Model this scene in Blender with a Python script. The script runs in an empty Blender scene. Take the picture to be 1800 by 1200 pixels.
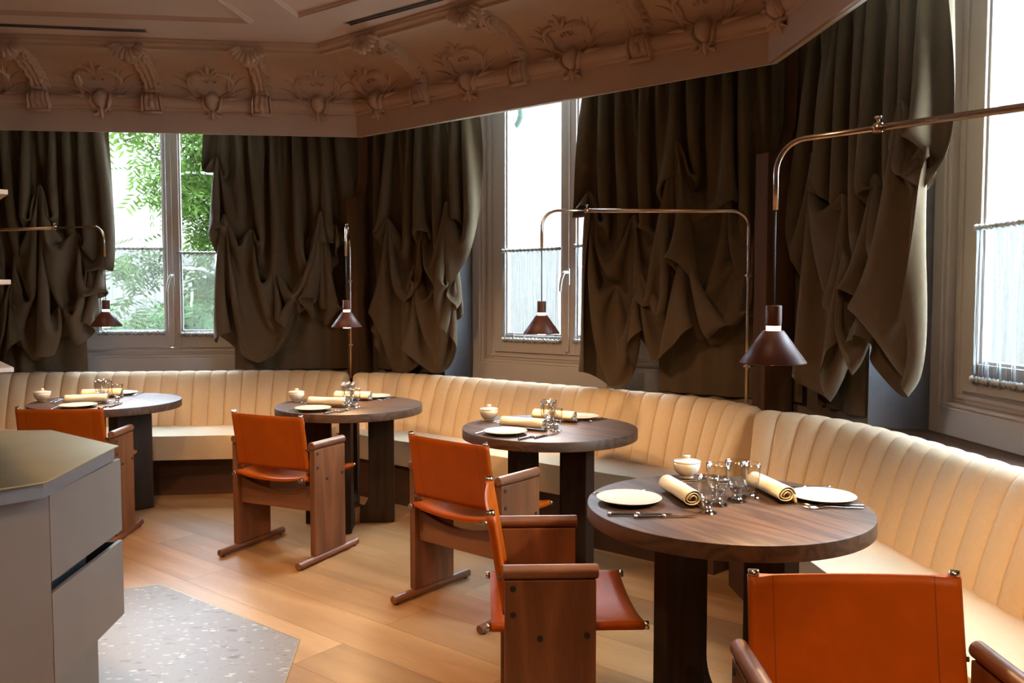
import bpy, bmesh, math, random
import numpy as np
from mathutils import Vector, Matrix

S = bpy.context.scene
COL = S.collection
PI = math.pi
rad = math.radians
def lin(a, b, n=50, endpoint=True): return np.linspace(float(a), float(b), n, endpoint=endpoint).tolist()
random.seed(7)

SKY = 48.0
EXPO = 0.08
OPEN = ()
SPOTS = [((-1.5, 2.3, 3.0), (-.7, 3.9, 0), 185, 85), ((-.2, 1.2, 3.0), (.4, 2.4, .4), 62, 100), ((-2.6, 3.2, 3.0), (-1.9, 4.8, 0), 72, 90), ((0.55, -.9, 3.0), (.78, 1.75, .66), 900, 34), ((-.6, -.3, 3.0), (-1.4, 2.0, .5), 165, 60, (1, .60, .30))]  # last two are unseen spots added to brighten the near chair and island front
# ------------------------------------------------------------------ helpers
class MB:
    """collects shapes in one bmesh"""
    def __init__(s): s.b = bmesh.new()
    def face(s, pts, mi=0):
        f = s.b.faces.new([s.b.verts.new(p) for p in pts]); f.material_index = mi; return f
    def box(s, c, d, R=None, mi=0):
        M = Matrix.Translation(Vector(c)) @ (R.to_4x4() if R is not None else Matrix.Identity(4))
        vs = [s.b.verts.new(M @ Vector((x*d[0]/2, y*d[1]/2, z*d[2]/2))) for x in (-1,1) for y in (-1,1) for z in (-1,1)]
        for q in ((0,1,3,2),(4,6,7,5),(0,4,5,1),(2,3,7,6),(0,2,6,4),(1,5,7,3)):
            s.b.faces.new([vs[i] for i in q]).material_index = mi
        return s
    def hexa(s, bot, top, mi=0):
        """prism between two rings of points"""
        n = len(bot)
        a = [s.b.verts.new(p) for p in bot]; c = [s.b.verts.new(p) for p in top]
        s.b.faces.new(a[::-1]).material_index = mi; s.b.faces.new(c).material_index = mi
        for i in range(n):
            s.b.faces.new((a[i], a[(i+1) % n], c[(i+1) % n], c[i])).material_index = mi
        return s
    def prism(s, poly, z0, z1, mi=0):
        return s.hexa([(x, y, z0) for x, y in poly], [(x, y, z1) for x, y in poly], mi)
    def grid(s, P, cu=False, cv=False, mi=0, smooth=True):
        """P[i][j] points"""
        nv, nu = len(P), len(P[0])
        V = [[s.b.verts.new(p) for p in r] for r in P]
        for i in range(nv - (0 if cv else 1)):
            for j in range(nu - (0 if cu else 1)):
                q = (V[i][j], V[i][(j+1) % nu], V[(i+1) % nv][(j+1) % nu], V[(i+1) % nv][j])
                f = s.b.faces.new(q); f.smooth = smooth; f.material_index = mi
        return V
    def tube(s, pts, r, seg=12, cap=True, mi=0):
        pts = [Vector(p) for p in pts]; n = len(pts)
        rr = r if isinstance(r, (list, tuple)) else [r]*n
        rings = []; up = None
        for i, p in enumerate(pts):
            t = (pts[min(i+1, n-1)] - pts[max(i-1, 0)]).normalized()
            if up is None:
                up = Vector((0,0,1)) if abs(t.z) < .9 else Vector((1,0,0))
            a = t.cross(up).normalized(); up = a.cross(t).normalized()
            rings.append([p + rr[i]*(math.cos(2*PI*k/seg)*a + math.sin(2*PI*k/seg)*up) for k in range(seg)])
        V = s.grid(rings, cu=True, mi=mi)
        if cap:
            for e in (V[0][::-1], V[-1]):
                f = s.b.faces.new(e); f.material_index = mi
        return s
    def lathe(s, prof, c=(0,0,0), seg=32, mi=0, close=False):
        P = [[(c[0]+r*math.cos(2*PI*k/seg), c[1]+r*math.sin(2*PI*k/seg), c[2]+z) for k in range(seg)] for r, z in prof]
        V = s.grid(P, cu=True, cv=close, mi=mi)
        return V
    def obj(s, name, mat, parent=None, loc=None, bevel=0, seg=2, smooth=None, sub=0, fix=True, weld=False, ang=40, sharp=None):
        if weld: bmesh.ops.remove_doubles(s.b, verts=s.b.verts, dist=1e-5)
        if fix: bmesh.ops.recalc_face_normals(s.b, faces=s.b.faces)
        me = bpy.data.meshes.new(name); s.b.to_mesh(me); s.b.free()
        for m in (mat if isinstance(mat, (list, tuple)) else [mat]): me.materials.append(m)
        if smooth is not None:
            for p in me.polygons: p.use_smooth = smooth
        if sharp: me.set_sharp_from_angle(angle=rad(sharp))
        o = bpy.data.objects.new(name, me); COL.objects.link(o)
        if parent is not None: o.parent = parent
        if loc is not None: o.location = loc
        if bevel:
            m = o.modifiers.new('b', 'BEVEL'); m.width = bevel; m.segments = seg; m.limit_method = 'ANGLE'; m.angle_limit = rad(ang)
            m.harden_normals = False
        if sub:
            m = o.modifiers.new('s', 'SUBSURF'); m.levels = m.render_levels = sub
        return o

def tag(o, label=None, cat=None, group=None, kind=None):
    if label: o['label'] = label
    if cat: o['category'] = cat
    if group: o['group'] = group
    if kind: o['kind'] = kind
    return o
def thing(name, loc=(0,0,0), rz=0, label=None, cat=None, group=None, kind=None):
    o = bpy.data.objects.new(name, None); COL.objects.link(o)
    o.location = loc; o.rotation_euler = (0, 0, rz); o.empty_display_size = .05
    return tag(o, label, cat, group, kind)
def dup(root, loc, rz, label, group=None):
    """a copy of a thing with copies of its parts and sub-parts (mesh data shared)"""
    def cp(o, par):
        c = o.copy(); COL.objects.link(c)
        if par is not None: c.parent = par
        for ch in list(o.children): cp(ch, c)
        return c
    r = cp(root, None); r.location = loc; r.rotation_euler = (0, 0, rz); r['label'] = label
    if group: r['group'] = group
    return r

# ------------------------------------------------------------------ the octagonal room: three facets are seen
def u_of(a): return Vector((math.cos(rad(a)), math.sin(rad(a)), 0))
WU = {'A': u_of(6.45), 'B': u_of(-38.55), 'C': u_of(-83.55)}      # along the wall, seen from inside left to right
WN = {k: Vector((u.y, -u.x, 0)) for k, u in WU.items()}            # into the room
AB = Vector((-1.0935, 6.5486, 0)); BC = Vector((1.6316, 4.3771, 0))
WO = {'A': AB, 'B': AB, 'C': BC}
WU['C'] = u_of(-85.5); WN['C'] = Vector((WU['C'].y, -WU['C'].x, 0))
def wp(w, s, n, z): 
    q = WO[w] + WU[w]*s + WN[w]*n; return Vector((q.x, q.y, z))
CTR = Vector((-2.35, 2.18, 0))
ZC = 3.07
# eight facet lines (outward normal, distance of the cornice face from the world origin)
FAC = [(-WN['A'], 6.19), (-WN['B'], 4.07), (-WN['C'], 1.595)]
for k in range(1, 6):
    ang = rad(4.5 - 45*k)
    nrm = Vector((math.cos(ang), math.sin(ang), 0)); FAC.append((nrm, CTR.dot(nrm) + 3.77))
def octo(o, base=0.0):
    """vertices of the room polygon at inward offset o from the cornice face; vertex i lies between facet i and i+1"""
    out = []
    for i in range(8):
        (n1, d1), (n2, d2) = FAC[i], FAC[(i+1) % 8]
        d1 -= o; d2 -= o
        det = n1.x*n2.y - n1.y*n2.x
        out.append(Vector(((d1*n2.y - d2*n1.y)/det, (n1.x*d2 - n2.x*d1)/det, 0)))
    return out

# ------------------------------------------------------------------ materials
def mat(name, col=(.5,.5,.5), rough=.5, metal=0, bump=0, bscale=200, var=0, vscale=8, **kw):
    m = bpy.data.materials.new(name); m.use_nodes = True
    nt = m.node_tree; b = nt.nodes['Principled BSDF']
    b.inputs['Base Color'].default_value = (*col, 1); b.inputs['Roughness'].default_value = rough; b.inputs['Metallic'].default_value = metal
    for k, v in kw.items(): b.inputs[k.replace('_', ' ')].default_value = v
    tc = nt.nodes.new('ShaderNodeTexCoord')
    if var:
        n = nt.nodes.new('ShaderNodeTexNoise'); n.inputs['Scale'].default_value = vscale; n.inputs['Detail'].default_value = 6
        nt.links.new(tc.outputs['Object'], n.inputs['Vector'])
        r = nt.nodes.new('ShaderNodeValToRGB'); r.color_ramp.elements[0].position = .3; r.color_ramp.elements[1].position = .7
        r.color_ramp.elements[0].color = (*[c*(1-var) for c in col], 1); r.color_ramp.elements[1].color = (*[min(1, c*(1+var)) for c in col], 1)
        nt.links.new(n.outputs['Fac'], r.inputs['Fac']); nt.links.new(r.outputs['Color'], b.inputs['Base Color'])
    if bump:
        n = nt.nodes.new('ShaderNodeTexNoise'); n.inputs['Scale'].default_value = bscale; n.inputs['Detail'].default_value = 4
        nt.links.new(tc.outputs['Object'], n.inputs['Vector'])
        bp = nt.nodes.new('ShaderNodeBump'); bp.inputs['Strength'].default_value = bump; bp.inputs['Distance'].default_value = .004
        nt.links.new(n.outputs['Fac'], bp.inputs['Height']); nt.links.new(bp.outputs['Normal'], b.inputs['Normal'])
    return m

def wood(name, c1, c2, axis='Z', scale=1.0, rough=.45, ring=14, c3=None, bump=.12, planks=None, spec=.5):
    """grain runs along the object's own axis"""
    m = bpy.data.materials.new(name); m.use_nodes = True
    nt = m.node_tree; N = nt.nodes; L = nt.links; b = N['Principled BSDF']; b.inputs['Roughness'].default_value = rough; b.inputs['Specular IOR Level'].default_value = spec
    tc = N.new('ShaderNodeTexCoord'); mp = N.new('ShaderNodeMapping')
    src = tc.outputs['Object']
    oi = N.new('ShaderNodeObjectInfo')
    ad = N.new('ShaderNodeVectorMath'); ad.operation = 'MULTIPLY_ADD'
    L.new(oi.outputs['Random'], ad.inputs[0]); ad.inputs[1].default_value = (3.1, 5.3, 7.7); L.new(src, ad.inputs[2])
    vec = ad.outputs[0]; plank_out = None
    if planks:
        pl, pw = planks
        br = N.new('ShaderNodeTexBrick'); br.inputs['Scale'].default_value = 1; br.inputs['Brick Width'].default_value = pl; br.inputs['Row Height'].default_value = pw
        br.inputs['Mortar Size'].default_value = .0012; br.inputs['Mortar Smooth'].default_value = .1; br.inputs['Bias'].default_value = 0
        br.inputs['Color1'].default_value = (0,0,0,1); br.inputs['Color2'].default_value = (1,1,1,1); br.inputs['Mortar'].default_value = (.5,.5,.5,1); br.offset = .37
        L.new(src, br.inputs['Vector']); plank_out = br
        sh = N.new('ShaderNodeVectorMath'); sh.operation = 'MULTIPLY_ADD'
        L.new(br.outputs['Color'], sh.inputs[0]); sh.inputs[1].default_value = (13., 7., 3.); L.new(vec, sh.inputs[2]); vec = sh.outputs[0]
    k = {'X': (.12, 1, 1), 'Y': (1, .12, 1), 'Z': (1, 1, .12)}[axis]
    mp.inputs['Scale'].default_value = [q*scale for q in k]; L.new(vec, mp.inputs['Vector'])
    n1 = N.new('ShaderNodeTexNoise'); n1.inputs['Scale'].default_value = 3.2; n1.inputs['Detail'].default_value = 3; n1.inputs['Distortion'].default_value = .5
    L.new(mp.outputs[0], n1.inputs['Vector'])
    mu = N.new('ShaderNodeMath'); mu.operation = 'MULTIPLY'; mu.inputs[1].default_value = ring; L.new(n1.outputs['Fac'], mu.inputs[0])
    fr = N.new('ShaderNodeMath'); fr.operation = 'PINGPONG'; fr.inputs[1].default_value = 1; L.new(mu.outputs[0], fr.inputs[0])
    mp2 = N.new('ShaderNodeMapping'); mp2.inputs['Scale'].default_value = [60*q*scale if q == 1 else 4*scale for q in k]; L.new(vec, mp2.inputs['Vector'])
    n2 = N.new('ShaderNodeTexNoise'); n2.inputs['Scale'].default_value = 3; n2.inputs['Detail'].default_value = 4; L.new(mp2.outputs[0], n2.inputs['Vector'])
    mx = N.new('ShaderNodeMath'); mx.operation = 'MULTIPLY_ADD'; mx.inputs[1].default_value = .45; L.new(fr.outputs[0], mx.inputs[0])
    m2 = N.new('ShaderNodeMath'); m2.operation = 'MULTIPLY'; m2.inputs[1].default_value = .55; L.new(n2.outputs['Fac'], m2.inputs[0]); L.new(m2.outputs[0], mx.inputs[2])
    r = N.new('ShaderNodeValToRGB'); r.color_ramp.elements[0].position = .15; r.color_ramp.elements[1].position = .75
    r.color_ramp.elements[0].color = (*c1, 1); r.color_ramp.elements[1].color = (*c2, 1)
    L.new(mx.outputs[0], r.inputs['Fac']); out = r.outputs['Color']
    if plank_out:
        hs = N.new('ShaderNodeMix'); hs.data_type = 'RGBA'; hs.blend_type = 'MULTIPLY'; hs.inputs[0].default_value = 1
        rr = N.new('ShaderNodeValToRGB'); rr.color_ramp.elements[0].color = (*(c3 or (.72,.7,.68)), 1); rr.color_ramp.elements[1].color = (1.12,1.1,1.08,1)
        L.new(plank_out.outputs['Color'], rr.inputs['Fac']); L.new(out, hs.inputs[6]); L.new(rr.outputs['Color'], hs.inputs[7])
        h2 = N.new('ShaderNodeMix'); h2.data_type = 'RGBA'; L.new(plank_out.outputs['Fac'], h2.inputs[0]); L.new(hs.outputs[2], h2.inputs[6]); h2.inputs[7].default_value = (*[c*.35 for c in c1], 1)
        out = h2.outputs[2]
    L.new(out, b.inputs['Base Color'])
    bp = N.new('ShaderNodeBump'); bp.inputs['Strength'].default_value = bump; bp.inputs['Distance'].default_value = .002
    L.new(mx.outputs[0], bp.inputs['Height']); L.new(bp.outputs['Normal'], b.inputs['Normal'])
    return m

M = {}
M['ceil'] = mat('window-lit taupe ceiling paint', (.68,.51,.44), .6, var=.04, vscale=3)  # window light on the ceiling put into a paler copy of the taupe
M['paint'] = mat('taupe paint', (.52,.345,.235), .6, var=.05, vscale=3)
M['white'] = mat('white soffit paint', (.82,.81,.79), .7)
M['frame'] = mat('taupe lacquer', (.66,.575,.525), .42)
M['plaster'] = mat('grey lime plaster', (.165,.165,.18), .75, var=.28, vscale=3.5, bump=.15, bscale=40)
M['pier'] = mat('shaded taupe plaster', (.17,.12,.09), .8, var=.1)  # taupe in shadow, its shade put into a darker colour
M['curtain'] = mat('olive brown wool', (.100,.062,.029), .95, var=.06, vscale=30, bump=.25, bscale=900, Sheen_Weight=.12, Sheen_Roughness=.5, Sheen_Tint=(.75,.68,.52,1))
M['cream'] = mat('cream upholstery', (.63,.465,.29), .85, var=.03, vscale=60, bump=.3, bscale=700, Sheen_Weight=.2)
M['leather'] = mat('orange saddle leather', (.33,.060,.0015), .42, var=.08, vscale=14, bump=.12, bscale=500, Specular_IOR_Level=.16)
M['lthr_dark'] = mat('oxblood leather', (.085,.024,.011), .46, var=.12, vscale=30, bump=.1, bscale=400, Specular_IOR_Level=.3)
M['steel'] = mat('polished steel', (.62,.6,.57), .22, 1)
M['nickel'] = mat('brushed nickel', (.60,.50,.41), .25, 1)
M['black'] = mat('black', (.012,.012,.014), .5)
M['china'] = mat('cream porcelain', (.64,.575,.465), .25, Coat_Weight=.3)
M['napkin'] = mat('cream linen', (.84,.72,.50), .9, bump=.3, bscale=600)
M['metal_top'] = mat('brushed champagne metal', (.40,.335,.195), .42, .8, var=.08, vscale=5)
M['metal_side'] = mat('satin taupe metal', (.235,.185,.15), .45, .35, var=.04, vscale=6)
M['metal_blue'] = mat('cool anodised metal', (.30,.33,.34), .35, .7)
M['shelf'] = mat('pale shelf lacquer', (.7,.66,.6), .4)
M['horn'] = mat('dark horn', (.03,.022,.02), .3)
M['walnutX'] = wood('walnut plank', (.030,.014,.007), (.115,.060,.031), 'X', 1.5, .5, 18)
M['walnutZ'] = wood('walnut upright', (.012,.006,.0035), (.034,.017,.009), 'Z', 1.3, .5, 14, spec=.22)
M['oakZ'] = wood('chair wood upright', (.105,.036,.012), (.215,.082,.032), 'Z', 1.2, .42, 12)
M['oakY'] = wood('chair wood rail', (.11,.04,.016), (.225,.092,.042), 'Y', 1.2, .42, 10)
M['oakX'] = wood('chair wood board', (.105,.036,.012), (.215,.082,.032), 'X', 1.2, .42, 12)
M['floor'] = wood('oak floor', (.36,.185,.075), (.52,.295,.135), 'X', .9, .34, 7, c3=(.68,.64,.60), bump=.05, planks=(1.9,.24))
M['plinthX'] = wood('dark plinth wood', (.045,.02,.011), (.095,.042,.022), 'X', .8, .5, 8)
M['postZ'] = wood('dark post wood', (.06,.025,.010), (.13,.052,.018), 'Z', .9, .6, 8, spec=.15)
M['ledge'] = wood('dark ledge wood', (.055,.027,.016), (.11,.055,.032), 'X', .8, .45, 10)

def emit(name, col, st):
    m = bpy.data.materials.new(name); m.use_nodes = True; nt = m.node_tree; nt.nodes.remove(nt.nodes['Principled BSDF'])
    e = nt.nodes.new('ShaderNodeEmission'); e.inputs[0].default_value = (*col, 1); e.inputs[1].default_value = st
    nt.links.new(e.outputs[0], nt.nodes['Material Output'].inputs[0]); return m
M['glow'] = emit('lamp diffuser', (1, .72, .42), 14)

def clear(name, tint, ior, lo=0.0):
    m = bpy.data.materials.new(name); m.use_nodes = True; nt = m.node_tree; N = nt.nodes; N.remove(N['Principled BSDF'])
    t = N.new('ShaderNodeBsdfTransparent'); t.inputs[0].default_value = (*tint, 1)
    g = N.new('ShaderNodeBsdfGlossy'); g.inputs['Roughness'].default_value = .015
    f = N.new('ShaderNodeLayerWeight'); f.inputs[0].default_value = .5
    e = N.new('ShaderNodeMath'); e.operation = 'POWER'; e.inputs[1].default_value = ior; nt.links.new(f.outputs['Facing'], e.inputs[0])
    a = N.new('ShaderNodeMath'); a.operation = 'MULTIPLY_ADD'; a.use_clamp = True; a.inputs[1].default_value = .8; a.inputs[2].default_value = lo; nt.links.new(e.outputs[0], a.inputs[0])
    x = N.new('ShaderNodeMixShader'); nt.links.new(a.outputs[0], x.inputs[0]); nt.links.new(t.outputs[0], x.inputs[1]); nt.links.new(g.outputs[0], x.inputs[2])
    nt.links.new(x.outputs[0], N['Material Output'].inputs[0]); return m
M['glass'] = clear('clear glass', (.97,.975,.97), 2.6, .045)
M['crystal'] = clear('cut glass', (.93,.94,.93), 1.6, .26)
M['pane'] = clear('window glass', (.95,.97,.965), 5, .02)
def sheer_mat():
    m = bpy.data.materials.new('sheer voile'); m.use_nodes = True; nt = m.node_tree; N = nt.nodes; N.remove(N['Principled BSDF'])
    t = N.new('ShaderNodeBsdfTransparent'); t.inputs[0].default_value = (.9,.94,.95,1)
    d = N.new('ShaderNodeBsdfDiffuse'); d.inputs[0].default_value = (.5,.52,.53,1)
    l = N.new('ShaderNodeBsdfTranslucent'); l.inputs[0].default_value = (.125,.112,.10,1)
    a = N.new('ShaderNodeMixShader'); a.inputs[0].default_value = .55; nt.links.new(d.outputs[0], a.inputs[1]); nt.links.new(l.outputs[0], a.inputs[2])
    lw = N.new('ShaderNodeLayerWeight'); lw.inputs[0].default_value = .35
    mr = N.new('ShaderNodeMapRange'); mr.inputs[1].default_value = 0; mr.inputs[2].default_value = 1; mr.inputs[3].default_value = .30; mr.inputs[4].default_value = .95
    nt.links.new(lw.outputs['Facing'], mr.inputs[0])
    x = N.new('ShaderNodeMixShader'); nt.links.new(mr.outputs[0], x.inputs[0]); nt.links.new(t.outputs[0], x.inputs[1]); nt.links.new(a.outputs[0], x.inputs[2])
    nt.links.new(x.outputs[0], N['Material Output'].inputs[0]); return m
M['sheer'] = sheer_mat()
def hem_mat():
    m = bpy.data.materials.new('voile hem'); m.use_nodes = True; nt = m.node_tree; N = nt.nodes; N.remove(N['Principled BSDF'])
    d = N.new('ShaderNodeBsdfDiffuse'); d.inputs[0].default_value = (.75,.77,.78,1); l = N.new('ShaderNodeBsdfTranslucent'); l.inputs[0].default_value = (.06,.065,.068,1)
    a = N.new('ShaderNodeAddShader'); nt.links.new(d.outputs[0], a.inputs[0]); nt.links.new(l.outputs[0], a.inputs[1]); nt.links.new(a.outputs[0], N['Material Output'].inputs[0]); return m
M['hem'] = hem_mat()
def terrazzo():
    m = bpy.data.materials.new('terrazzo'); m.use_nodes = True; nt = m.node_tree; N = nt.nodes; L = nt.links; b = N['Principled BSDF']; b.inputs['Roughness'].default_value = .42; b.inputs['Specular IOR Level'].default_value = .3
    tc = N.new('ShaderNodeTexCoord')
    def chips(scale, th, seedoff):
        mp = N.new('ShaderNodeMapping'); mp.inputs['Location'].default_value = (seedoff, seedoff*2.3, 0); mp.inputs['Rotation'].default_value = (0,0,seedoff); L.new(tc.outputs['Object'], mp.inputs[0])
        nz = N.new('ShaderNodeTexNoise'); nz.inputs['Scale'].default_value = scale*1.4; L.new(mp.outputs[0], nz.inputs[0])
        ad = N.new('ShaderNodeVectorMath'); ad.operation = 'MULTIPLY_ADD'; L.new(nz.outputs['Color'], ad.inputs[0]); ad.inputs[1].default_value = (.5/scale,)*3; L.new(mp.outputs[0], ad.inputs[2])
        v = N.new('ShaderNodeTexVoronoi'); v.inputs['Scale'].default_value = scale; v.voronoi_dimensions = '2D'; L.new(ad.outputs[0], v.inputs['Vector'])
        sp = N.new('ShaderNodeSeparateColor'); L.new(v.outputs['Color'], sp.inputs[0])
        # a chip sits in a cell when the cell's random number passes and the point is near its centre
        k = N.new('ShaderNodeMath'); k.operation = 'MULTIPLY'; L.new(sp.outputs[1], k.inputs[0]); k.inputs[1].default_value = .46
        lt = N.new('ShaderNodeMath'); lt.operation = 'LESS_THAN'; L.new(v.outputs['Distance'], lt.inputs[0]); L.new(k.outputs[0], lt.inputs[1])
        gt = N.new('ShaderNodeMath'); gt.operation = 'LESS_THAN'; L.new(sp.outputs[0], gt.inputs[0]); gt.inputs[1].default_value = th
        mp.inputs['Scale'].default_value = (.62, 1.25, 1)
        an = N.new('ShaderNodeMath'); an.operation = 'MULTIPLY'; L.new(lt.outputs[0], an.inputs[0]); L.new(gt.outputs[0], an.inputs[1])
        return an.outputs[0], sp.outputs[2]
    base = (.28,.237,.212,1); prev = None
    for sc, th, so, c0, c1 in ((27, .26, .3, (.15,.13,.115), (.27,.23,.20)), (46, .26, 1.7, (.42,.37,.33), (.52,.47,.42)), (58, .3, 2.9, (.19,.165,.145), (.30,.26,.225))):
        f, q = chips(sc, th, so)
        r = N.new('ShaderNodeValToRGB'); r.color_ramp.elements[0].color = (*c0,1); r.color_ramp.elements[1].color = (*c1,1); L.new(q, r.inputs[0])
        x = N.new('ShaderNodeMix'); x.data_type = 'RGBA'; L.new(f, x.inputs[0]); L.new(r.outputs[0], x.inputs[7])
        if prev is None: x.inputs[6].default_value = base
        else: L.new(prev, x.inputs[6])
        prev = x.outputs[2]
    L.new(prev, b.inputs['Base Color']); return m
M['terrazzo'] = terrazzo()
def stitched():
    """saddle leather with a row of dark stitching near each side edge"""
    m = M['leather'].copy(); m.name = 'stitched saddle leather'; nt = m.node_tree; N = nt.nodes; L = nt.links; b = N['Principled BSDF']
    src = b.inputs['Base Color'].links[0].from_socket
    tc = N.new('ShaderNodeTexCoord'); sx = N.new('ShaderNodeSeparateXYZ'); L.new(tc.outputs['Object'], sx.inputs[0])
    a = N.new('ShaderNodeMath'); a.operation = 'ABSOLUTE'; L.new(sx.outputs[0], a.inputs[0])
    s = N.new('ShaderNodeMath'); s.operation = 'COMPARE'; L.new(a.outputs[0], s.inputs[0]); s.inputs[1].default_value = .182; s.inputs[2].default_value = .0012
    x = N.new('ShaderNodeMix'); x.data_type = 'RGBA'; L.new(s.outputs[0], x.inputs[0]); L.new(src, x.inputs[6]); x.inputs[7].default_value = (.16,.04,.006,1)
    L.new(x.outputs[2], b.inputs['Base Color']); return m
M['stitch'] = stitched()
# ------------------------------------------------------------------ floor, terrazzo, ceiling
def struct(o): o['kind'] = 'structure'; return o
big = octo(-.80)
mb = MB(); fl_ang = rad(-38.55)
R = Matrix.Rotation(-fl_ang, 3, 'Z')
mb.prism([((R @ v).x, (R @ v).y) for v in big], -.1, 0)
o = struct(mb.obj('floor', M['floor'])); o.rotation_euler = (0, 0, fl_ang)
# terrazzo centre: facets parallel to the room's
TZ = [(-1.73, 4.004), (-.874, 3.343), (-.72, 1.95)]
pts = [Vector((x, y, 0)) for x, y in TZ]
opp = [2*CTR - p for p in pts]
mid1 = Vector((-1.33, 1.08, 0)); mid2 = 2*CTR - mid1
poly = [mid2, pts[0], pts[1], pts[2], mid1, opp[0], opp[1], opp[2]]
mb = MB(); mb.prism([(p.x, p.y) for p in poly], -.01, .0025)
struct(mb.obj('floor_terrazzo', M['terrazzo']))
mb = MB()
for i in range(8):
    a, b = poly[i], poly[(i+1) % 8]; d = (b - a).normalized(); n = Vector((d.y, -d.x, 0))*.0025
    mb.prism([((a-n).x, (a-n).y), ((b-n).x, (b-n).y), ((b+n).x, (b+n).y), ((a+n).x, (a+n).y)], -.01, .0032)
struct(mb.obj('trim_1', M['metal_top']))

mb = MB(); mb.prism([(v.x, v.y) for v in big], ZC, ZC + .1)
ceiling = struct(mb.obj('ceiling', M['ceil']))

# ------------------------------------------------------------------ walls and windows
WIN = {'A': (-1.61, -2.545, -.675, .925), 'B': (1.67, .765, 2.575, .93), 'C': (1.45, .507, 2.39, .925)}    # mullion, opening edges at the pier face, sill height
LEN = 3.484
def wall(w, name):
    c, a, b, zs = WIN[w]
    s0, s1 = (-LEN - .1, .12) if w == 'A' else (-.12, LEN + .1)
    fa, fb = c - .84, c + .84
    z1 = ZC
    mb = MB()
    for (p, q, fp, back) in ((s0, a, fa, s0), (b, s1, fb, s1)):
        if p == s0: ring = [(s0, 0), (a, 0), (fa, -.27), (fa, -.36), (s0, -.36)]; rev = 1
        else: ring = [(s1, 0), (s1, -.36), (fb, -.36), (fb, -.27), (b, 0)]; rev = 3
        n = len(ring)
        B_ = [mb.b.verts.new(wp(w, s, nn, 0)) for s, nn in ring]; T_ = [mb.b.verts.new(wp(w, s, nn, z1)) for s, nn in ring]
        mb.b.faces.new(B_[::-1]); mb.b.faces.new(T_)
        for i in range(n):
            f = mb.b.faces.new((B_[i], B_[(i+1) % n], T_[(i+1) % n], T_[i]))
            f.material_index = 1 if i == (1 if p == s0 else 3) else 0
    # below the window
    ring = [(a, 0), (b, 0), (fb, -.36), (fa, -.36)]
    mb.hexa([wp(w, s, n, 0) for s, n in ring], [wp(w, s, n, .77) for s, n in ring])
    struct(mb.obj(name, [M['pier'], M['plaster']]))
    # dark wooden ledge inside the opening
    mb = MB(); ring = [(a - .02, .015), (b + .02, .015), (fb - .01, -.262), (fa + .01, -.262)]
    uu = WU[w]; ang = math.atan2(uu.y, uu.x); o0 = wp(w, c, 0, 0)
    loc = lambda s, n, z: (s - c, -n, z)
    mb.hexa([loc(s, n, .771) for s, n in ring], [loc(s, n, .80) for s, n in ring])
    o = struct(mb.obj({'A': 'trim_2', 'B': 'trim_3', 'C': 'trim_4'}[w], M['ledge'], bevel=.004)); o.location = o0; o.rotation_euler = (0, 0, ang)
wall('A', 'wall_left'); wall('B', 'wall_back'); wall('C', 'wall_right')
# the five facets behind the camera
wv = octo(-.42)
for i, nm in zip(range(3, 8), ('wall_right_front', 'wall_front_right', 'wall_front', 'wall_front_left', 'wall_left_front')):
    a, b = wv[i-1], wv[i]; d = (b-a).normalized(); L_ = (b-a).length; n = Vector((-d.y, d.x, 0))
    if n.dot(a - CTR) < 0: n = -n
    mb = MB(); zz = lambda p, z: Vector((p.x, p.y, z))
    def slab(s0, s1, z0, z1):
        q = [a+d*s0, a+d*s1, a+d*s1+n*.3, a+d*s0+n*.3]; mb.hexa([zz(p, z0) for p in q], [zz(p, z1) for p in q])
    if i in OPEN:                                         # a window like the others, behind the camera
        h0, h1 = L_/2-.84, L_/2+.84
        slab(-.1, h0, 0, ZC); slab(h1, L_+.1, 0, ZC); slab(h0, h1, 0, .93); slab(h0, h1, 2.98, ZC)
        struct(mb.obj(nm, M['paint']))
        mb = MB()
        for s_, w_ in ((h0+.05, .1), (L_/2, .12), (h1-.05, .1)):
            p = a + d*s_ + n*.24; mb.box((p.x, p.y, 1.955), (w_, .06, 2.05), Matrix.Rotation(math.atan2(d.y, d.x), 3, 'Z'))
        for z_ in (.98, 2.93):
            p = a + d*L_/2 + n*.24; mb.box((p.x, p.y, z_), (1.68, .058, .1), Matrix.Rotation(math.atan2(d.y, d.x), 3, 'Z'))
        struct(mb.obj('window_%d' % (i+1), M['frame']))
    else:
        slab(-.1, L_+.1, 0, ZC); struct(mb.obj(nm, M['paint']))

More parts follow.
